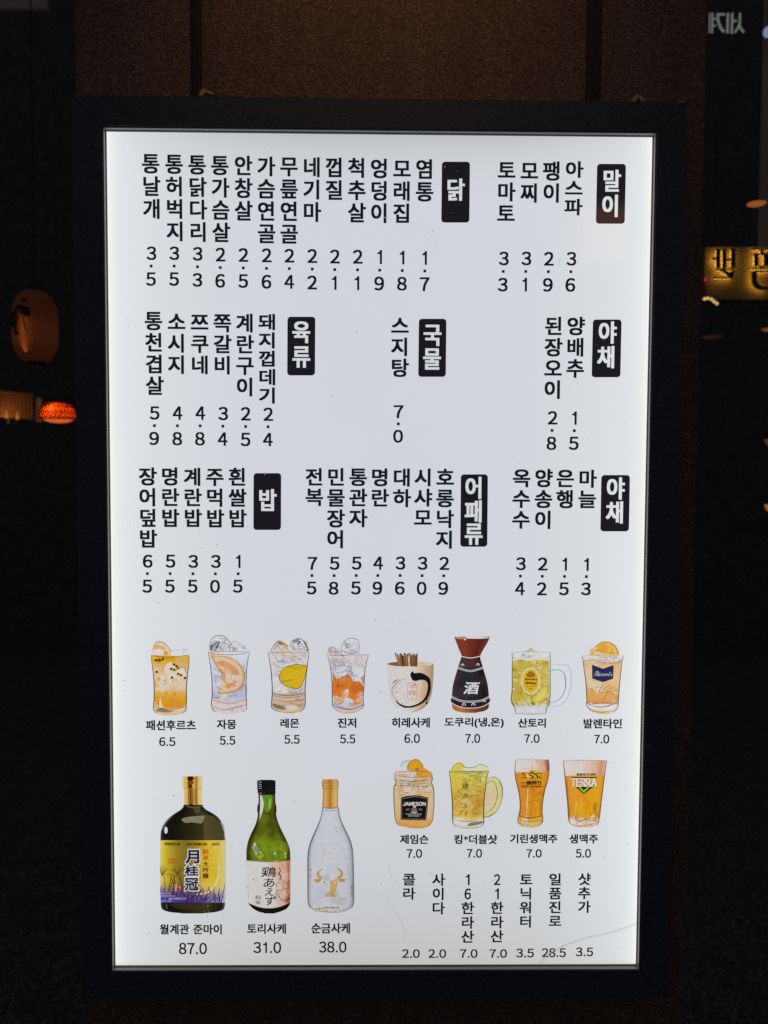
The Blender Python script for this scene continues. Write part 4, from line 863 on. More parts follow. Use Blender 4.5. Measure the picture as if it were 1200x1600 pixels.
g.chars('純米', 218, 1036, 1112, 42, K, (.0, .05), 1, .1, -.1); g.line([(382, 818), (392, 850), (378, 870), (396, 890), (384, 922)], 7, K, .9); g.line([(372, 830), (386, 822)], 4, K); g.line([(395, 850), (385, 862)], 5, K); g.line([(388, 900), (396, 918)], 6, K); g.line([(430, 1060), (460, 1040)], 7, K); g.line([(432, 1080), (462, 1062), (455, 1082)], 8, K); g.line([(442, 1050), (450, 1075)], 6, K)
g.done()
# --- clear bottle with gold flakes
g = Art('bottle_picture', 'printed picture of a clear bottle with gold neck, gold flakes and an ox head', 360, 1190, .2, 37); g.sub('bottle')
st = [(0, (128, 130, 142)), (.03, (182, 184, 193)), (.1, (203, 205, 213)), (.5, (207, 209, 217)), (.88, (201, 203, 211)), (.96, (176, 178, 188)), (1, (126, 128, 140))]
R = g.body([(360, 718, 846), (400, 715, 848), (440, 706, 858), (490, 688, 876), (540, 665, 899), (590, 643, 924), (640, 624, 942), (690, 611, 954), (760, 605, 959), (900, 605, 962), (1060, 605, 964), (1110, 608, 962), (1140, 622, 948), (1160, 660, 905), (1178, 735, 838)], st, 18)
g.sides(R[:-8], 5, (116, 118, 128), .9); g.line([(620, 700), (612, 780)], 9, (150, 150, 152), .7); g.line([(952, 690), (960, 790)], 8, (150, 152, 158), .7); g.line([(724, 390), (715, 440), (690, 510)], 5, (238, 240, 244), .8); g.line([(838, 385), (850, 440), (880, 520)], 4, (176, 178, 186), .8); g.line([(606, 1110), (640, 1150), (700, 1170), (850, 1176), (930, 1150)], 5, (140, 138, 134), .8); g.line([(716, 378), (780, 384), (846, 378)], 4, (120, 118, 120), .7)
g.sub('cap'); gs = [(0, (166, 112, 44)), (.15, (226, 180, 104)), (.3, (206, 152, 72)), (.5, (176, 122, 48)), (.7, (222, 172, 92)), (.86, (240, 206, 140)), (1, (168, 116, 50))]
g.body([(136, 730, 832), (146, 718, 844), (206, 718, 845), (214, 726, 838)], gs, 16); g.body([(206, 724, 842), (240, 723, 841), (354, 719, 841), (364, 722, 840)], gs, 16)
for y in (150, 168, 186, 206): g.line([(718, y), (780, y+7), (845, y)], 5, (150, 98, 36), .7)
g.line([(720, 357), (780, 365), (840, 356)], 6, (120, 84, 40), .8)
g.sub('gold_flake')
for i in range(26):
    x, y = g.rnd.uniform(700, 900), g.rnd.uniform(500, 770); c = g.rnd.choice([(196, 140, 40), (140, 110, 60), (216, 156, 60), (90, 86, 80)])
    if abs(x-800) < 120: g.ell(x, y, g.rnd.uniform(2, 7), g.rnd.uniform(1.5, 3.5), c, .95, 6, .3, g.rnd.uniform(0, 3))
for x, y in ((735, 684), (730, 714), (768, 712), (826, 514), (830, 542), (905, 756), (740, 700)): g.ell(x, y, 12, 4, (212, 160, 70), .9, 7, .3, g.rnd.uniform(-.6, .6))
for i in range(44): g.ell(g.rnd.uniform(650, 910), g.rnd.uniform(1132, 1170), g.rnd.uniform(4, 16), g.rnd.uniform(2, 5), g.rnd.choice([(200, 160, 60), (226, 210, 160), (150, 130, 70), (236, 226, 196), (110, 96, 60)]), .85, 8, .4)
for i in range(16): g.ell(720+i*8.5, 1136+g.rnd.uniform(-4, 4), 5, 4, (46, 40, 36), .9, 6, .4)
g.sub('label'); TAN = (190, 146, 84)
g.fill([(700, 945), (740, 1000), (735, 1050), (690, 1090), (625, 1110), (660, 1030)], (196, 198, 210), .8, False); g.fill([(760, 790), (840, 792), (830, 860), (775, 880), (740, 850)], (198, 200, 212), .8)
g.fill([(726, 826), (690, 848), (672, 874), (684, 902), (708, 912), (722, 894), (702, 884), (696, 866), (708, 846)], (196, 160, 104)); g.fill([(828, 822), (862, 838), (880, 864), (876, 890), (852, 910), (836, 896), (858, 880), (862, 862), (846, 842)], TAN)
g.fill([(655, 916), (708, 912), (700, 932), (676, 940)], TAN); g.fill([(846, 912), (900, 912), (884, 934), (858, 936)], TAN)
g.fill([(778, 930), (842, 902), (836, 960), (828, 1002), (812, 1030), (780, 1020)], (204, 164, 100), .95, False); g.fill([(735, 1050), (742, 1026), (765, 1010), (778, 1010), (778, 1052)], (180, 172, 164), .95, False); g.fill([(778, 1010), (800, 1014), (820, 1030), (826, 1052), (778, 1052)], (204, 154, 66), .95, False)
for i in range(7):
    for j in range(6): g.ell(730+i*7.5, 880+j*8, 2.3, 2.3, (110, 90, 66), .9, 6)
for i in range(7):
    for j in range(12): g.ell(724+i*8, 932+j*8, 1.6, 1.6, (140, 138, 144), .9, 5)
for i in range(9): g.line([(780+i*14, 1110), (800+i*14-8, 1060), (846+min(0, 0), 990+i*10)], 2, (136, 136, 146), .85); g.line([(784+i*14, 1060+i*4), (840+i*7, 1110)], 2, (136, 136, 146), .85)
g.ell(736, 930, 7, 6, (150, 120, 60)); g.ell(818, 932, 9, 7, (238, 224, 190))
for i in range(11): g.ell(926+g.rnd.uniform(-12, 12), 800+i*8, 4, 2.5, (150, 148, 152), .8, 5)
g.line([(915, 810), (914, 1045)], 3, (150, 148, 152), .8)
for i in range(10): g.line([(940+g.rnd.uniform(-4, 4), 950+i*10), (956, 950+i*10)], g.rnd.uniform(2, 7), (80, 78, 82), .8, False, False)
for x in (928, 938, 948): g.line([(x, 815), (x, 930)], 2, (170, 168, 172), .7)
g.sub('lettering'); g.chars('純金', 626, 818, 888, 20, (180, 132, 70), (.05, .05), 1, .2); g.chars('JUNKINSAKE', 626, 892, 1092, 15, (206, 180, 140), (.05, .05), 1, .25)
g.done()
# --- jar with black label
g = Art('drink_picture', 'printed picture of a screw top jar of peach coloured drink with a black label', 590, 1170, .175, 41); g.sub('jar')
R = g.body([(202, 158, 482, (222, 210, 206)), (240, 155, 487, (232, 206, 166)), (272, 152, 490, (230, 200, 154)), (298, 165, 478, (236, 206, 160)), (330, 148, 494, (238, 212, 176)), (380, 145, 502, (242, 212, 170)), (500, 147, 502, (244, 212, 164)), (600, 155, 494, (242, 204, 146)), (650, 165, 484, (238, 188, 110)), (680, 190, 456, (232, 176, 92)), (700, 250, 420, (226, 184, 110)), (710, 300, 380, (214, 176, 110))])
g.sub('liquid'); g.washes(20, 165, 220, 480, 660, 56, [(246, 218, 176), (238, 186, 110), (248, 226, 196)], .4); g.fill([(166, 640), (250, 625), (400, 640), (480, 630), (455, 680), (330, 700), (200, 680)], (236, 180, 96), .8)
g.sub('ice'); g.shards(22, 165, 230, 480, 400, 46, [(226, 214, 206), (236, 224, 212), (238, 196, 130), (210, 200, 200)], .6, (120, 96, 80), 4); g.fill([(210, 190), (205, 150), (230, 105), (290, 92), (310, 130), (280, 190)], (214, 214, 222), .85); g.line([(205, 160), (225, 120), (290, 94)], 4, GREY); g.line([(225, 130), (280, 105)], 6, (140, 140, 150), .7); g.line([(215, 160), (250, 140)], 9, (190, 190, 200), .8)
g.sub('fruit_slice'); g.fill([(264, 185), (272, 130), (310, 95), (360, 98), (400, 130), (408, 168), (350, 195)], (230, 164, 36)); g.fill([(290, 175), (300, 125), (350, 110), (390, 150), (380, 180)], (240, 178, 48), .9); g.fill([(345, 210), (370, 175), (420, 170), (455, 195), (475, 225), (400, 255), (350, 240)], (232, 168, 52)); g.ell(350, 180, 18, 14, (176, 116, 30)); g.line([(268, 180), (275, 130), (315, 95), (370, 100), (408, 160)], 5, (140, 90, 20)); g.fill([(395, 240), (470, 235), (460, 270), (410, 280)], (238, 178, 70), .8)
g.sub('outline'); g.sides(R[:-6], 5, (150, 110, 76)); g.line([(158, 203), (320, 198), (482, 203)], 5, GREY); g.line([(156, 238), (320, 252), (487, 238)], 5, (150, 116, 90)); g.line([(152, 272), (320, 288), (490, 272)], 7, (140, 106, 76)); g.line([(165, 298), (320, 312), (478, 298)], 5, (150, 110, 80)); g.line([(150, 330), (180, 322), (330, 330), (494, 334)], 4); g.line([(170, 655), (300, 690), (440, 692), (484, 645)], 5, (170, 110, 50)); g.line([(270, 704), (420, 704)], 6, (190, 120, 40), .8); g.scrib(18, 160, 220, 490, 410, 60, 4, (120, 90, 66), .6)
g.sub('label'); g.fill([(207, 430), (260, 416), (330, 411), (400, 418), (452, 432), (446, 530), (434, 633), (330, 633), (206, 628), (206, 530)], (20, 19, 22), 1, False)
for off in (10,): g.line([(216, 440), (330, 421), (443, 441), (437, 535), (426, 623), (330, 624), (215, 619), (216, 440)], 3, (190, 170, 130), .9, False, False)
g.sub('lettering')
g.text('JAMESON', 226, 470, 428, 504, (236, 232, 226), (.25, .25)); g.ell(326, 538, 22, 20, (120, 34, 40)); g.ring(326, 538, 21, 19, 4, (186, 150, 140), .8); g.ell(330, 512, 12, 8, (226, 210, 196)); g.line([(314, 530), (340, 548)], 4, (220, 190, 180)); g.line([(340, 530), (314, 548)], 4, (220, 190, 180)); g.line([(295, 556), (326, 566), (355, 556)], 8, (226, 214, 206)); g.text('EST', 254, 530, 288, 544, (170, 166, 166), (.02, .02), 1, .2); g.text('1780', 362, 530, 398, 544, (170, 166, 166), (.02, .02), 1, .2); g.text('TRIPLE DISTILLED', 255, 572, 392, 584, (206, 204, 204), (.02, .02)); g.text('IRISH WHISKEY', 272, 589, 376, 600, (206, 204, 204), (.02, .02)); g.line([(240, 578), (252, 580)], 4, (200, 200, 200))
g.done()
# --- big yellow green mug
g = Art('drink_picture', 'printed picture of a yellow green iced mug with brushed characters down the glass', 590, 1170, .175, 43); g.sub('glass')
R = g.body([(192, 638, 989, (208, 200, 88)), (260, 648, 972, (208, 196, 96)), (340, 656, 962, (206, 186, 84)), (420, 663, 952, (208, 174, 64)), (520, 668, 946, (204, 162, 56)), (600, 668, 945, (222, 190, 90)), (620, 668, 946, (214, 210, 190)), (655, 672, 948, (214, 214, 206)), (680, 690, 930, (222, 220, 206)), (700, 760, 880, (214, 208, 170))])
g.sub('handle'); g.fill([(982, 268), (1010, 254), (1050, 252), (1092, 288), (1112, 340), (1116, 400), (1104, 470), (1070, 545), (1010, 595), (945, 614), (948, 590), (1000, 560), (1045, 500), (1068, 420), (1060, 340), (1035, 298), (1005, 296), (974, 320)], (214, 204, 142)); g.fill([(966, 320), (1005, 290), (1040, 298), (1062, 345), (1070, 410), (1050, 490), (1005, 552), (948, 580), (950, 450)], (222, 202, 150), .85); g.fill([(985, 320), (1020, 296), (1050, 320), (1040, 345), (1000, 350)], (210, 214, 130), .8); g.fill([(975, 345), (1062, 350), (1060, 440), (960, 470)], (236, 210, 160), .7)
g.line([(980, 268), (1010, 254), (1050, 252), (1092, 288), (1114, 350), (1112, 440), (1075, 540), (1010, 596), (945, 614)], 5, (110, 96, 60)); g.line([(968, 322), (1005, 290), (1040, 298), (1062, 345), (1070, 410), (1050, 490), (1005, 552), (948, 582)], 5, (84, 76, 50)); g.line([(1085, 285), (1112, 350), (1110, 440)], 12, (150, 130, 70), .7); g.line([(940, 612), (1000, 600), (1060, 560)], 7, (90, 76, 40)); g.line([(980, 408), (1030, 404)], 4, (160, 130, 90)); g.line([(960, 498), (1010, 494)], 5, (160, 130, 90))
g.sub('liquid'); g.washes(18, 665, 220, 940, 400, 60, [(210, 198, 80), (200, 190, 100), (222, 196, 80)], .4); g.washes(18, 675, 400, 940, 600, 60, [(222, 180, 70), (206, 150, 56), (228, 200, 110)], .45); g.fill([(670, 220), (720, 200), (740, 280), (700, 360), (670, 330)], (226, 196, 50), .5)
g.sub('ice'); g.fill([(662, 190), (680, 140), (730, 120), (765, 135), (785, 165), (770, 192)], (216, 206, 110)); g.fill([(690, 185), (710, 145), (745, 130), (765, 170)], (222, 196, 60), .8); g.fill([(770, 192), (790, 160), (870, 160), (910, 135), (960, 140), (992, 165), (960, 192)], (222, 222, 190)); g.shards(16, 745, 205, 975, 330, 44, [(212, 204, 120), (226, 222, 180), (186, 172, 60)], .6, (90, 80, 40), 4); g.shards(10, 680, 360, 940, 590, 56, [(220, 190, 90), (228, 208, 130), (208, 160, 60)], .5, (120, 90, 30), 4)
g.fill([(760, 330), (850, 300), (950, 310), (950, 420), (850, 450), (800, 400)], (206, 170, 70), .5); g.fill([(820, 430), (940, 420), (935, 500), (850, 500)], (206, 140, 50), .5)
g.sub('outline'); g.sides(R[:-3], 6, (110, 100, 50)); g.line([(638, 194), (800, 200), (989, 194)], 6, (110, 104, 60)); g.line([(640, 206), (800, 212), (985, 206)], 3, (110, 104, 60)); g.line([(662, 188), (685, 140), (735, 120), (780, 160), (860, 160), (910, 134), (992, 162)], 5, (96, 90, 60)); g.line([(668, 612), (740, 640), (860, 640), (946, 612)], 5, (110, 100, 60)); g.fill([(800, 680), (830, 655), (940, 640), (930, 662), (850, 682)], (96, 80, 56), .8); g.fill([(690, 640), (760, 655), (740, 675), (700, 665)], (236, 236, 232), .9); g.line([(680, 672), (760, 700), (900, 696), (945, 660)], 5, (110, 104, 70)); g.line([(680, 620), (720, 636), (800, 622), (860, 636), (940, 616)], 8, (238, 220, 120), .9); g.scrib(26, 672, 230, 945, 600, 70, 4, (100, 84, 30), .6); g.ring(890, 540, 44, 26, 4, (130, 96, 30), .7, 20, 300); g.line([(820, 400), (880, 410), (935, 396)], 5, (80, 66, 24)); g.line([(860, 505), (910, 500)], 8, (70, 50, 20))
g.sub('lettering'); g.chars('鶏', 780, 302, 352, 58, (50, 40, 18), (.0, .1), 1, 0, .1); g.chars('あ', 785, 392, 438, 46, (50, 40, 18), (.0, .05), 1, 0, .1); g.chars('え', 786, 478, 520, 38, (60, 46, 18), (.0, .0), 1, 0, .1); g.chars('ず', 790, 548, 590, 44, (60, 46, 18), (.0, .0), 1, 0, .1)
g.done()
# --- tall beer
g = Art('drink_picture', 'printed picture of a waisted glass of amber beer with gold emblem', 780, 1170, .18333, 47); g.sub('glass')
R = g.body([(88, 141, 420, (224, 218, 216)), (140, 136, 425, (228, 214, 208)), (195, 134, 424, (226, 206, 190)), (262, 142, 414, (228, 160, 50)), (340, 161, 391, (226, 150, 36)), (420, 175, 374, (230, 156, 40)), (500, 178, 365, (220, 144, 36)), (560, 170, 366, (200, 130, 40)), (580, 162, 370, (224, 170, 70)), (620, 158, 370, (224, 178, 80)), (645, 178, 350, (228, 200, 130)), (668, 220, 320, (222, 200, 150)), (676, 250, 300, (220, 200, 160))])
g.sub('liquid'); g.body([(196, 138, 420), (262, 146, 410), (340, 165, 387), (420, 179, 370), (500, 182, 361), (575, 170, 362)], [(0, (206, 130, 40)), (.15, (232, 154, 44)), (.38, (226, 148, 40)), (.45, (240, 180, 80)), (.5, (214, 132, 20)), (.8, (238, 172, 36)), (1, (196, 120, 30))], 12); g.washes(12, 180, 280, 370, 560, 44, [(238, 176, 40), (222, 140, 34), (206, 120, 30)], .35)
g.line([(245, 330), (238, 460), (232, 640)], 10, (246, 216, 150), .9); g.fill([(200, 590), (240, 600), (240, 660), (200, 650)], (240, 230, 210), .7)
g.sub('foam'); g.body([(90, 143, 418), (140, 140, 423), (194, 139, 421)], [(0, (222, 216, 214)), (.3, (230, 222, 216)), (.6, (226, 206, 192)), (.82, (214, 168, 136)), (1, (140, 84, 56))], 10); g.washes(8, 150, 100, 330, 180, 34, [(232, 226, 222), (222, 208, 200)], .5); g.fill([(300, 92), (350, 95), (390, 150), (400, 190), (360, 160)], (222, 174, 146), .8); g.line([(410, 100), (412, 190)], 14, (120, 74, 50), .6)
g.sub('outline'); g.sides(R[:-5], 5, (140, 90, 40)); g.line([(141, 90), (180, 84), (280, 92), (420, 92)], 4, (170, 160, 160)); g.line([(170, 575), (260, 588), (366, 570)], 9, (150, 74, 20), .8); g.line([(160, 600), (260, 618), (372, 600)], 5, (160, 110, 40)); g.line([(160, 620), (220, 650), (320, 652), (370, 610)], 6, (190, 130, 60)); g.line([(165, 545), (185, 575)], 10, (120, 70, 30), .7); g.line([(305, 500), (305, 575)], 4); g.line([(345, 480), (350, 570)], 5); g.line([(280, 420), (330, 380), (380, 375)], 4, (160, 100, 30)); g.scrib(16, 175, 300, 370, 640, 60, 4, (150, 84, 24), .55); g.scrib(4, 160, 100, 300, 170, 60, 3, (170, 164, 164), .6)
g.sub('emblem'); g.fill([(222, 222), (240, 195), (285, 178), (335, 192), (362, 225), (320, 250), (250, 248)], (226, 176, 50)); EM = (48, 34, 18)
for pts, w in (([(186, 222), (205, 208), (218, 225), (240, 240)], 7), ([(186, 255), (215, 240), (240, 245)], 6), ([(245, 210), (285, 205), (330, 235), (305, 250)], 9), ([(225, 235), (262, 222), (290, 240), (268, 250)], 9), ([(300, 215), (345, 205), (362, 222)], 6), ([(320, 235), (345, 240), (365, 255)], 7), ([(262, 200), (280, 190), (300, 205)], 5), ([(250, 250), (300, 246)], 8), ([(335, 225), (356, 228)], 6)): g.line(pts, w, EM, .9)
g.ell(240, 230, 16, 10, (210, 206, 196), .8)
g.sub('lettering'); g.text('一番搾り', 184, 268, 358, 306, (40, 26, 14), (.35, .35)); g.text('KIRIN ICHIBAN', 186, 311, 358, 327, (48, 32, 18), (.15, .15), 1, .1)
g.done()
# --- faceted beer
g = Art('drink_picture', 'printed picture of a faceted glass of draught beer with a dark triangle emblem', 780, 1170, .18333, 53); g.sub('glass')
R = g.body([(96, 546, 916, (228, 214, 208)), (150, 551, 906, (228, 208, 196)), (232, 559, 895, (228, 176, 90)), (350, 571, 880, (230, 164, 40)), (480, 584, 864, (230, 168, 50)), (560, 588, 856, (228, 176, 80)), (590, 590, 852, (222, 190, 150)), (620, 598, 846, (224, 204, 188)), (648, 618, 836, (226, 196, 170)), (668, 680, 790, (222, 180, 150))])
g.sub('liquid'); g.body([(232, 562, 892), (350, 574, 876), (480, 588, 860), (560, 594, 850), (600, 620, 830)], [(0, (206, 132, 50)), (.12, (234, 162, 50)), (.35, (230, 156, 40)), (.6, (226, 152, 20)), (.85, (240, 178, 30)), (1, (206, 140, 40))], 12); g.washes(16, 600, 270, 850, 580, 56, [(240, 180, 40), (228, 152, 40), (236, 168, 30)], .4)
for x in (610, 650, 690, 740, 800): g.line([(x+12, 390+g.rnd.uniform(0, 60)), (x+4, 480), (x-4, 560)], 7, g.rnd.choice([(190, 110, 20), (246, 206, 100), (206, 130, 30)]), .75)
for x in (820, 835): g.line([(x, 450), (x-14, 500), (x-6, 560)], 6, (60, 56, 20), .7)
g.sub('foam'); g.body([(98, 550, 912), (150, 556, 902), (230, 564, 890)], [(0, (224, 214, 212)), (.4, (230, 216, 210)), (.65, (230, 196, 176)), (.85, (218, 164, 134)), (.96, (170, 104, 76)), (1, (206, 170, 150))], 10); g.washes(8, 570, 110, 720, 210, 40, [(232, 222, 218), (226, 208, 200)], .5)
g.sub('outline'); g.sides(R[:-4], 6, (160, 104, 60)); g.line([(546, 97), (720, 96), (916, 98)], 5, (160, 144, 140)); g.line([(560, 232), (700, 226), (895, 232)], 4, (190, 130, 60)); g.line([(575, 250), (582, 400), (600, 560)], 6, (140, 90, 40))
g.line([(590, 590), (620, 560), (680, 580), (720, 560), (780, 575), (852, 545)], 8, (236, 170, 60), .9); g.line([(598, 620), (640, 590), (680, 618), (740, 600), (790, 615), (848, 580)], 5, (110, 80, 60)); g.line([(600, 635), (650, 655), (740, 650), (840, 625)], 6, (180, 130, 100)); g.line([(585, 520), (596, 575), (588, 610)], 8, (96, 84, 80), .7); g.line([(850, 520), (840, 565), (852, 595)], 8, (110, 104, 96), .7); g.fill([(620, 625), (700, 632), (780, 626), (740, 648), (660, 648)], (240, 226, 218), .8); g.scrib(14, 592, 540, 850, 640, 50, 4, (120, 90, 60), .7); g.line([(650, 665), (820, 645)], 8, (206, 150, 116), .7); g.washes(6, 600, 570, 840, 640, 26, [(238, 232, 230), (236, 180, 80)], .6)
g.sub('emblem'); g.line([(612, 242), (830, 242)], 9, (30, 26, 16), 1, False, False); g.fill([(650, 322), (800, 322), (718, 384)], (28, 26, 18), 1, False); g.fill([(672, 326), (690, 322), (718, 352), (750, 322), (770, 326), (718, 374)], (150, 176, 50), 1, False); g.fill([(690, 322), (750, 322), (718, 350)], (30, 28, 18), 1, False)
g.sub('lettering')
g.text('TERRA', 612, 253, 836, 327, (50, 40, 24), (.35, .25), .8); g.text('TERRA', 608, 248, 832, 321, (250, 247, 244), (.62, .3)); g.text('청정라거-테라', 655, 204, 824, 227, (48, 36, 20), (.3, .25), 1, .2)
g.done()

# ------------------------------------------------------------------ wear on the sheet
rd = random.Random(5)
ink = Ink()
clusters = [(rd.uniform(175, 985), rd.uniform(215, 1490)) for _ in range(26)]
for i in range(620):
    if i < 260:
        c = rd.choice(clusters); px, py = rd.gauss(c[0], 16), rd.gauss(c[1], 14)
    else: px, py = rd.uniform(172, 1008), rd.uniform(212, 1502)
    if not (176 < px < 988 and 214 < py < 1500): continue
    r = rd.choice((0.45, 0.5, 0.6, 0.7, 0.9, 1.2)) if rd.random() < .96 else 1.7
    g0 = rd.choice((90, 110, 130, 150, 165, 176)); t0 = rd.uniform(0, 6); m = rd.choice((4, 5, 6)); st = rd.uniform(.4, 1)
    ink.poly([(px + r*rd.uniform(.7, 1.2)*math.cos(t0+2*math.pi*k/m), py + r*st*rd.uniform(.7, 1.2)*math.sin(t0+2*math.pi*k/m)) for k in range(m)], INK_Y-0.0022-i*1e-7, (g0, g0, g0+rd.choice((-6, 0, 6))), rd.uniform(.35, .85))
d_o = ink.build('dust_fleck', menu); d_o['kind'] = 'stuff'
a = Art('scratch', 'long thin grey scratch curving up to the lower right corner', 0, 0, 1); a.k = 190; a.sub('scratch')
for off, w, c in ((0, 0.9, (140, 138, 136)), (2.2, 0.7, (168, 166, 164))):
    a.line([(842, 1504+off*.2), (849, 1495), (858, 1487+off*.5), (872, 1479), (890, 1471+off), (915, 1463+off), (945, 1456+off), (970, 1449+off), (993, 1440+off)], w, c, .62, True, False)
a.line([(846, 1504), (862, 1488), (880, 1478)], .6, (150, 148, 146), .7)
a.line([(876, 402), (874, 408), (872.5, 415)], .7, (120, 122, 126), .6); a.line([(470, 1225), (462, 1240)], .5, (170, 172, 176), .5); a.line([(600, 1395), (628, 1440), (634, 1470)], .8, (170, 172, 178), .45)
a.line([(606, 1345), (612, 1370), (622, 1378)], .8, (160, 162, 168), .45)
a.done()
# tabs that hook the frame to the wall
M_TAB = plain('copper_tab', (0.85, 0.40, 0.11), 0.5, 0.0)
for pts in ([(312, 152), (313, 145), (319, 140), (325, 143), (338, 150), (329, 150), (322, 146), (318, 152)], [(986, 161), (988, 154), (993, 149.5), (1000, 153), (1009, 160), (1001, 160), (995, 155), (992, 161)], [(1056, 160.5), (1063, 160), (1069, 162), (1065, 166), (1061, 165)]):
    q = [P(x, y, 0.030) for x, y in pts]
    mb = MB(); mb.prism([(p.x, p.z) for p in q], 0.026, 0.034); keep(mb.build('hanging_tab', M_TAB), menu)

# ------------------------------------------------------------------ what stands in the dark behind and beside the partition
mb = MB(); mb.box((-9, -6, -0.1), (9, 6.0, 0.0)); mb.build('ground', M_DARK)['kind'] = 'structure'
mb = MB(); mb.box((-9, 6.0, -0.1), (9, 6.2, 7))
tag(mb.build('rear_wall', M_DARK), 'unlit dark wall far behind everything', 'wall')
def scale_at(y): return (y - CAMP.y) / FPX
# paper lantern
LY = 2.6; s_ = scale_at(LY); c = P(55, 511, LY); lr, lh = 33*s_, 56*s_
lan = tag(empty('paper_lantern', (c.x, c.y, c.z - lh)), 'dim amber paper lantern with black brush marks, above the red woven lamp', 'lantern')
prof = []
for i in range(41):
    t = -1 + 2*i/40; r = lr*(1-abs(t)**4.2*0.58)*(1 + 0.012*math.cos(i*math.pi)); prof.append((r, t*lh*0.97))
mb = MB(); mb.lathe(c, prof, 40); keep(mb.build('paper_shade', paper('amber_paper', (0.50, 0.24, 0.12), 0.6), None, True), lan)
for sgn in (-1, 1):
    mb = MB(); z = sgn*lh*0.95; mb.lathe(c, [(0.001, z+sgn*0.022), (lr*.40, z+sgn*0.022), (lr*.44, z), (lr*.40, z-sgn*0.004), (0.001, z-sgn*0.004)], 28); keep(mb.build('cap_ring', M_BLACK), lan)
mb = MB(); mb.tube([c + Vector((0, 0, lh)), c + Vector((0, 0, 1.6))], 0.003, 6); keep(mb.build('hanging_cord', M_CORD), lan)
def on_lantern(px, py):
    z = P(px, py, LY).z - c.z; t = max(-1, min(1, z/(lh*.97))); r = lr*(1-abs(t)**4.2*0.58) + 0.0025
    x = max(-r*.99, min(r*.99, P(px, py, LY).x - c.x)); return Vector((c.x + x, c.y - math.sqrt(max(0, r*r-x*x)), c.z + z))
mb = MB()
for pts, w in (([(42, 487), (50, 489), (57, 491), (60, 496)], 4.2), ([(48, 494), (54, 497), (59, 500)], 3.4), ([(50, 474), (54, 478)], 3.0), ([(44, 484), (60, 488)], 2.0), ([(38, 490), (40, 505), (38, 515), (40, 527)], 2.6), ([(28, 495), (28, 512)], 2.2), ([(33, 493), (34, 508), (33, 516)], 2.0), ([(52, 503), (53, 510), (55, 516)], 1.6), ([(38, 524), (42, 527)], 3.2), ([(55, 514), (57, 525)], 1.4)):
    for (x0, y0), (x1, y1) in zip(pts, pts[1:]):
        for k in range(9):
            t = k/8; p = on_lantern(x0+(x1-x0)*t, y0+(y1-y0)*t); rr = w*s_*.62
            mb.box((p.x-rr, p.y-0.0015, p.z-rr*.9), (p.x+rr, p.y+0.001, p.z+rr*.9))
keep(mb.build('brush_lettering', M_BLACK), lan)
lamp('lantern_streak', 'AREA', (c.x - 0.010, c.y - lr*0.80, c.z - lh*0.34), 0.0085, (1.0, 0.38, 0.08), 0.012, (c.x - 0.010, c.y - 1, c.z - lh*.34), shape='RECTANGLE', size_y=lh*1.0)  # narrow strip light added just behind the paper to make its bright streak
lamp('lantern_glow', 'POINT', (c.x, c.y, c.z - lh*.2), 0.032, (1.0, 0.48, 0.28), 0.03)
# woven pendant lamp
WYY = 3.4; s_ = scale_at(WYY); c = P(91, 656, WYY); R0 = 28*s_; HH = 27*s_
wv = tag(empty('woven_lamp', c), 'glowing red orange woven dome lamp hanging beside the left edge of the board', 'lamp')
def dome(u, v, k=1.0):      # u angle, v 0 bottom .. 1 top
    r = R0*k*(math.cos(v*math.pi/2)**0.55)*(0.93+0.07*math.sin(math.pi*min(1, v*1.6))) + 0.004*(1-v); return Vector((c.x + r*math.cos(u), c.y + r*math.sin(u), c.z + HH*k*math.sin(v*math.pi/2)))
mb = MB()
for k in range(26):
    for sg in (-1, 1):
        mb.tube([dome(2*math.pi*k/26 + sg*1.0*v/8, v/8*.94) for v in range(9)], 0.0023, 4)
for v in (0.0, .25, .5, .75, .94): mb.tube([dome(2*math.pi*k/40, v, 1.01) for k in range(41)], 0.0026, 4)
M_CANE = paper('red_cane', (0.42, 0.07, 0.025), 0.45)
keep(mb.build('woven_shade', M_CANE), wv)
mb = MB(); n = 32
prof = [(math.hypot(*(dome(0, i/12*.95, .95) - c).xy), (dome(0, i/12*.95, .95) - c).z) for i in range(13)]
mb.lathe(c, prof, n); keep(mb.build('inner_lining', paper('orange_lining', (0.75, 0.16, 0.04), 0.7), None, True), wv)
mb = MB(); mb.lathe(c + Vector((0, 0, 0.012)), [(0.001, 0.006), (R0*.80, 0.004), (R0*.80, -0.004), (R0*.70, -0.016), (R0*.45, -0.025), (0.001, -0.029)], 32); keep(mb.build('diffuser', glow('orange_diffuser', (1.0, 0.19, 0.035), 0.62)), wv)
bz = P(88, 641, WYY); bz = Vector((bz.x, c.y - R0*.52, bz.z))
mb = MB(); mb.lathe(bz, [(0.001, -0.012), (0.008, -0.007), (0.010, 0), (0.008, 0.007), (0.001, 0.012)], 14); keep(mb.build('bulb', glow('warm_bulb', (1.0, 0.50, 0.10), 6.0), None, True), wv)
mb = MB(); mb.tube([c + Vector((0, 0, HH)), c + Vector((0, 0, 1.8))], 0.0025, 6); keep(mb.build('hanging_cord', M_CORD), wv)
lamp('woven_lamp_bulb', 'POINT', bz + Vector((0, -0.012, 0)), 0.16, (1.0, 0.38, 0.08), 0.008)
lamp('woven_lamp_fill', 'POINT', c + Vector((0, 0, HH*.35)), 0.35, (1.0, 0.34, 0.07), 0.02)
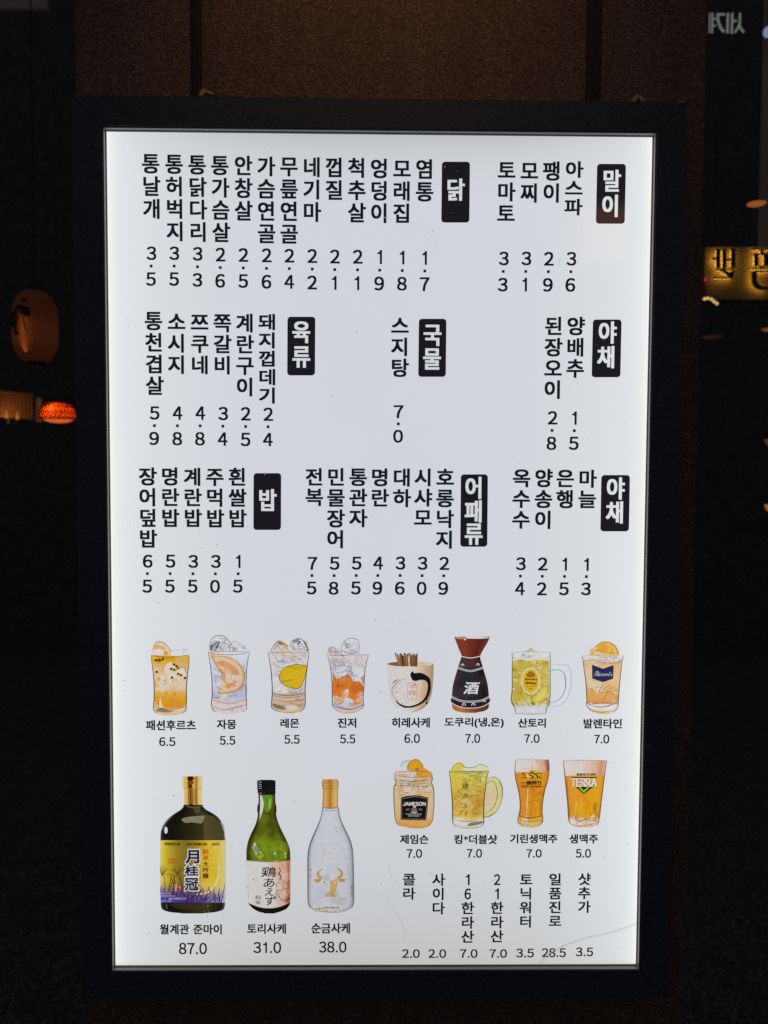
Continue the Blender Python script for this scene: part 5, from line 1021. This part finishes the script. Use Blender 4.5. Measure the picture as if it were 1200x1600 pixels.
# slatted screen with two candles
A = P(-40, 608, 3.45); B = P(51, 620, 3.75); zt = 0.0; hgt = (P(0, 612, 3.58) - P(0, 650, 3.58)).z
sc = tag(empty('slat_screen', (A.x, A.y, A.z - hgt)), 'low brown slatted screen lit from below by two candles at the left', 'screen')
def run(t, dz=0.0, off=0.0): p = A.lerp(B, t); return Vector((p.x, p.y + off, A.z + dz))
M_SLAT = plain('warm_slat', (0.30, 0.17, 0.09), .7)
mb = MB(); mb.tube([run(0, 0), run(1, 0)], 0.010, 6); keep(mb.build('top_rail', M_SLAT), sc)
mb = MB(); mb.tube([run(0, -hgt), run(1, -hgt)], 0.008, 6); keep(mb.build('bottom_rail', M_SLAT), sc)
mb = MB()
for k in range(15):
    p = run((k+.5)/15); w = 0.0105; mb.box((p.x-w, p.y-0.006, p.z-hgt), (p.x+w, p.y+0.006, p.z-0.004))
keep(mb.build('slats', M_SLAT), sc).name = 'slat_row'
p = P(60, 640, 3.78); mb = MB(); mb.box((p.x-0.018, p.y, p.z-0.075), (p.x+0.018, p.y+0.03, p.z+0.07)); bevel(keep(mb.build('end_post', plain('pale_post', (0.40, 0.32, 0.18), .7)), sc), .003)
M_FL = glow('candle_flame', (1.0, 0.34, 0.06), 0.42); M_WAX = plain('wax', (0.10, 0.06, 0.035), .6)
for i, (px, py) in enumerate(((10, 651), (27, 653))):
    q = P(px, py, 3.50); cn = tag(empty('candle', q), ('small lit candle at the far left end of the slatted screen', 'small lit candle nearer the red woven lamp')[i], 'candle', 'candles below the slatted screen')
    mb = MB(); mb.lathe(q, [(0.001, -0.045), (0.012, -0.045), (0.012, -0.012), (0.001, -0.012)], 14); keep(mb.build('wax', M_WAX), cn)
    mb = MB(); mb.lathe(q, [(0.001, -0.012), (0.007, -0.004), (0.0075, 0.004), (0.004, 0.018), (0.001, 0.034)], 12); keep(mb.build('flame', M_FL, None, True), cn)
    lamp('candle_light', 'POINT', q + Vector((0.0, 0.035, 0.01)), 0.17, (1.0, 0.40, 0.10), 0.01)
mb = MB(); mb.tube([run(-0.5, -hgt-0.03, -0.2), run(1.1, -hgt-0.03, -0.2)], 0.012, 6)
# pale ledge at the top left
q0, q1 = P(-60, 14, 2.7), P(72, 17, 2.7)
mb = MB(); mb.box((q0.x, q0.y, q0.z), (q1.x, q0.y+0.04, q0.z+0.25)); bevel(tag(mb.build('ledge', plain('pale_pink_plaster', (0.45, 0.36, 0.38), .8)), 'dim greyish pink ledge high above the paper lantern', 'ledge'), .01)
lamp('ledge_fill', 'POINT', (q1.x-0.25, q0.y-0.6, q0.z+0.4), 0.10, (1.0, 0.75, 0.75), 0.1)  # added fill light, out of view, only to brighten the ledge
# halo-lit sign seen from behind
SY = 1.95; s_ = scale_at(SY)
sg0 = P(1101, 385, SY); sg1 = P(1262, 470, SY)
sign = tag(empty('shop_sign', ((sg0.x+sg1.x)/2, SY, sg1.z)), 'tan sign board with black reversed letters lit from behind in amber', 'sign')
mb = MB(); mb.box((sg0.x, SY, sg1.z), (sg1.x, SY+0.03, sg0.z)); bevel(keep(mb.build('board', plain('tan_board', (0.24, 0.175, 0.08), .8)), sign), .003)
def S4(x, y): p = P(1080 + x/10, 360 + y/10, SY-0.025); return (p.x, p.z)
bars1 = [(395, 290, 447, 586), (490, 290, 542, 586), (624, 282, 682, 580), (330, 428, 396, 462), (541, 446, 606, 478), (388, 604, 655, 624), (352, 728, 640, 750)]
poly1 = [[(450, 622), (505, 622), (590, 668), (650, 640), (668, 660), (640, 728), (590, 728), (540, 685)]]
bars2 = [(945, 285, 1240, 308), (1082, 307, 1122, 366), (985, 364, 1230, 386), (990, 385, 1040, 560), (1138, 385, 1230, 560), (920, 588, 1240, 606), (1065, 558, 1108, 589), (1000, 625, 1240, 652)]
poly2 = [[(950, 650), (1010, 640), (1012, 790), (1040, 850), (1100, 880), (1220, 886), (1220, 930), (1080, 925), (1000, 890), (955, 820)]]
M_LED = glow('amber_led', (1.0, 0.52, 0.07), 4.5)
def rect(b): return [(b[0], b[1]), (b[2], b[1]), (b[2], b[3]), (b[0], b[3])]
for bars, polys in ((bars1, poly1), (bars2, poly2)):
    mb = MB(); ml = MB()
    for i, pl in enumerate([rect(b) for b in bars] + polys):
        q = [S4(*p) for p in pl]; mb.prism(q, SY-0.030-i*0.0004, SY-0.0185)
        cx = sum(p[0] for p in q)/len(q); cz = sum(p[1] for p in q)/len(q)
        qq = [(cx+(p[0]-cx)*.9, cz+(p[1]-cz)*.9) for p in q]; ml.prism(qq, SY-0.018, SY-0.0155)
    lt = keep(mb.build('letter', M_BLACK), sign)
    le = ml.build('led_backing', M_LED); le.parent = lt; le.matrix_parent_inverse = Matrix.Identity(4)
q = P(1102.3, 437, SY-0.012); rl = tag(empty('marker_lamp', q), 'tiny red lamp on a slim post below the corner of the amber sign', 'lamp')
mb = MB(); mb.lathe(q, [(0.0005, -0.006), (0.004, -0.003), (0.0045, 0.001), (0.003, 0.005), (0.0005, 0.007)], 12); keep(mb.build('red_bulb', glow('red_bulb', (0.55, 0.03, 0.09), 0.75), None, True), rl)
mb = MB(); mb.tube([Vector((q.x, q.y+0.004, sg1.z)), q + Vector((0, 0.004, -0.005))], 0.005, 6); keep(mb.build('post', plain('dull_red_post', (0.20, 0.02, 0.03), .6)), rl)
lamp('marker_light', 'POINT', q + Vector((0, -0.015, -0.006)), 0.0035, (1.0, 0.08, 0.15), 0.004)
# little bulbs on a string
st0 = P(1110, 470, SY-0.1); strg = tag(empty('light_string', st0), 'short string of five tiny warm bulbs under the amber sign', 'string light')
bp = [P(x, y, SY-0.1) for x, y in ((1101, 467), (1106, 466), (1111.6, 467.4), (1115.6, 471), (1120, 474.2))]
M_B = glow('warm_fairy_bulb', (1.0, 0.60, 0.20), 0.85)
for p in bp:
    mb = MB(); r = 2.3*scale_at(SY-0.1); mb.lathe(p, [(r*math.sin(math.pi*i/8)+1e-5, -r*math.cos(math.pi*i/8)) for i in range(9)], 14); keep(mb.build('bulb', M_B, None, True), strg)
mb = MB(); mb.tube([P(1085, 470, SY-0.1)] + [p + Vector((0, 0, 0.006)) for p in bp] + [P(1128, 482, SY-0.1), P(1150, 487, SY-0.08), P(1210, 480, SY-0.1)], 0.0012, 6); keep(mb.build('cord', M_CORD), strg)
# small lamps in the dark on the right
def disc_lamp(px, py, w, h, y, col, st, label):
    p = P(px, py, y); s = scale_at(y); o = tag(empty('disc_lamp', p), label, 'lamp', 'small lamps in the dark on the right')
    a, b = w*s/2, h*s/2
    mb = MB(); mb.lathe(p, [(1e-4, -b), (a*.6, -b*.8), (a*.95, -b*.25), (a, 0.0)], 20); keep(mb.build('glowing_shade', glow('amber_shade', col, st), None, True), o)
    mb = MB(); mb.lathe(p, [(a*1.02, 0.0), (a*.9, b*.7), (a*.3, b*1.2), (1e-4, b*1.25)], 20); keep(mb.build('cover', M_BLACK, None, True), o)
    mb = MB(); mb.tube([p + Vector((0, 0, b)), p + Vector((0, 0, 0.9))], 0.0018, 6); keep(mb.build('hanging_cord', M_CORD), o)
    return p
OR = (1.0, 0.30, 0.07)
p = disc_lamp(1182, 318, 28, 7, 2.4, OR, 0.27, 'flat orange lamp hanging above the amber sign')
lamp('disc_lamp_light', 'POINT', p + Vector((0.0, -0.05, -0.06)), 0.03, (1.0, 0.5, 0.2), 0.02)
disc_lamp(1202, 514, 22, 7, 2.4, OR, 0.17, 'orange lamp cut by the right edge just below the amber sign')
disc_lamp(1112, 526, 32, 6, 2.4, (1.0, 0.42, 0.2), 0.022, 'faint brown flat lamp below the string of tiny bulbs')
disc_lamp(1203, 686, 16, 22, 2.4, (1.0, 0.42, 0.2), 0.07, 'dull brown lamp at the right edge, second from the bottom')
disc_lamp(1203, 788, 16, 24, 2.4, (1.0, 0.42, 0.10), 0.24, 'yellow amber lamp lowest at the right edge')
p = P(1200, 50, 2.2); s = scale_at(2.2); bl = tag(empty('globe_lamp', p), 'bluish white round lamp half cut off by the right edge', 'lamp')
mb = MB(); mb.lathe(p, [(7*s*math.sin(math.pi*i/10)+1e-5, -8*s*math.cos(math.pi*i/10)) for i in range(11)], 20); keep(mb.build('globe', glow('cold_globe', (0.42, 0.52, 0.85), 0.42), None, True), bl)
mb = MB(); mb.tube([p + Vector((0, 0, 8*s)), p + Vector((0, 0, 0.7))], 0.002, 6); keep(mb.build('hanging_rod', M_CORD), bl)
# reversed pale lettering
GY = 2.2
def S5(x, y): return P(1090 + x/10.9, y/10.9, GY)
mb = MB()
for pts, w in (([(207, 225), (205, 390), (198, 556)], .8), ([(255, 225), (250, 400), (244, 560)], 1.15), ([(262, 325), (320, 322)], .9), ([(258, 438), (312, 440)], .9), ([(330, 243), (465, 245)], 1.2), ([(345, 245), (348, 350), (385, 460), (450, 545)], 1.5), ([(518, 228), (512, 400), (508, 560)], 1.4), ([(590, 228), (588, 400), (580, 565)], 1.4), ([(600, 358), (662, 356)], 1.2), ([(722, 230), (716, 400), (690, 470), (638, 548)], 1.3), ([(712, 430), (745, 500), (790, 552)], 1.2)):
    mb.tube([S5(*p) for p in pts], w*scale_at(GY)*1.15, 8)
tag(mb.build('reversed_lettering', glow('pale_letter', (0.80, 0.88, 0.80), 0.17)), 'pale grey reversed letters high up near the right edge', 'lettering')
# pillar
q = P(1190, 200, 2.6); mb = MB(); mb.box((q.x, 2.6, P(1190, 470, 2.6).z), (q.x+0.35, 2.62, 4.2))
bevel(tag(mb.build('pillar', plain('taupe_pillar', (0.34, 0.27, 0.23), .8)), 'taupe pillar at the right edge behind the amber sign', 'pillar'), .01)
lamp('pillar_wash', 'SPOT', P(1225, -160, 2.25), 0.5, (1.0, 0.8, 0.66), 0.05, P(1205, 220, 2.6), spot_size=math.radians(34), spot_blend=1.0)  # unseen spot added above to lighten the pillar's front
# warm sign across the street, seen only as a reflection in the glossy sheet
q = P(940, 366, 0.0); d = (q - CAMP).normalized(); rdir = Vector((d.x, -d.y, d.z)); lp = q + rdir*2.4
lamp('street_sign_light', 'AREA', lp, 0.16, (1.0, 0.36, 0.12), 0.20, q, shape='RECTANGLE', size_y=0.20)
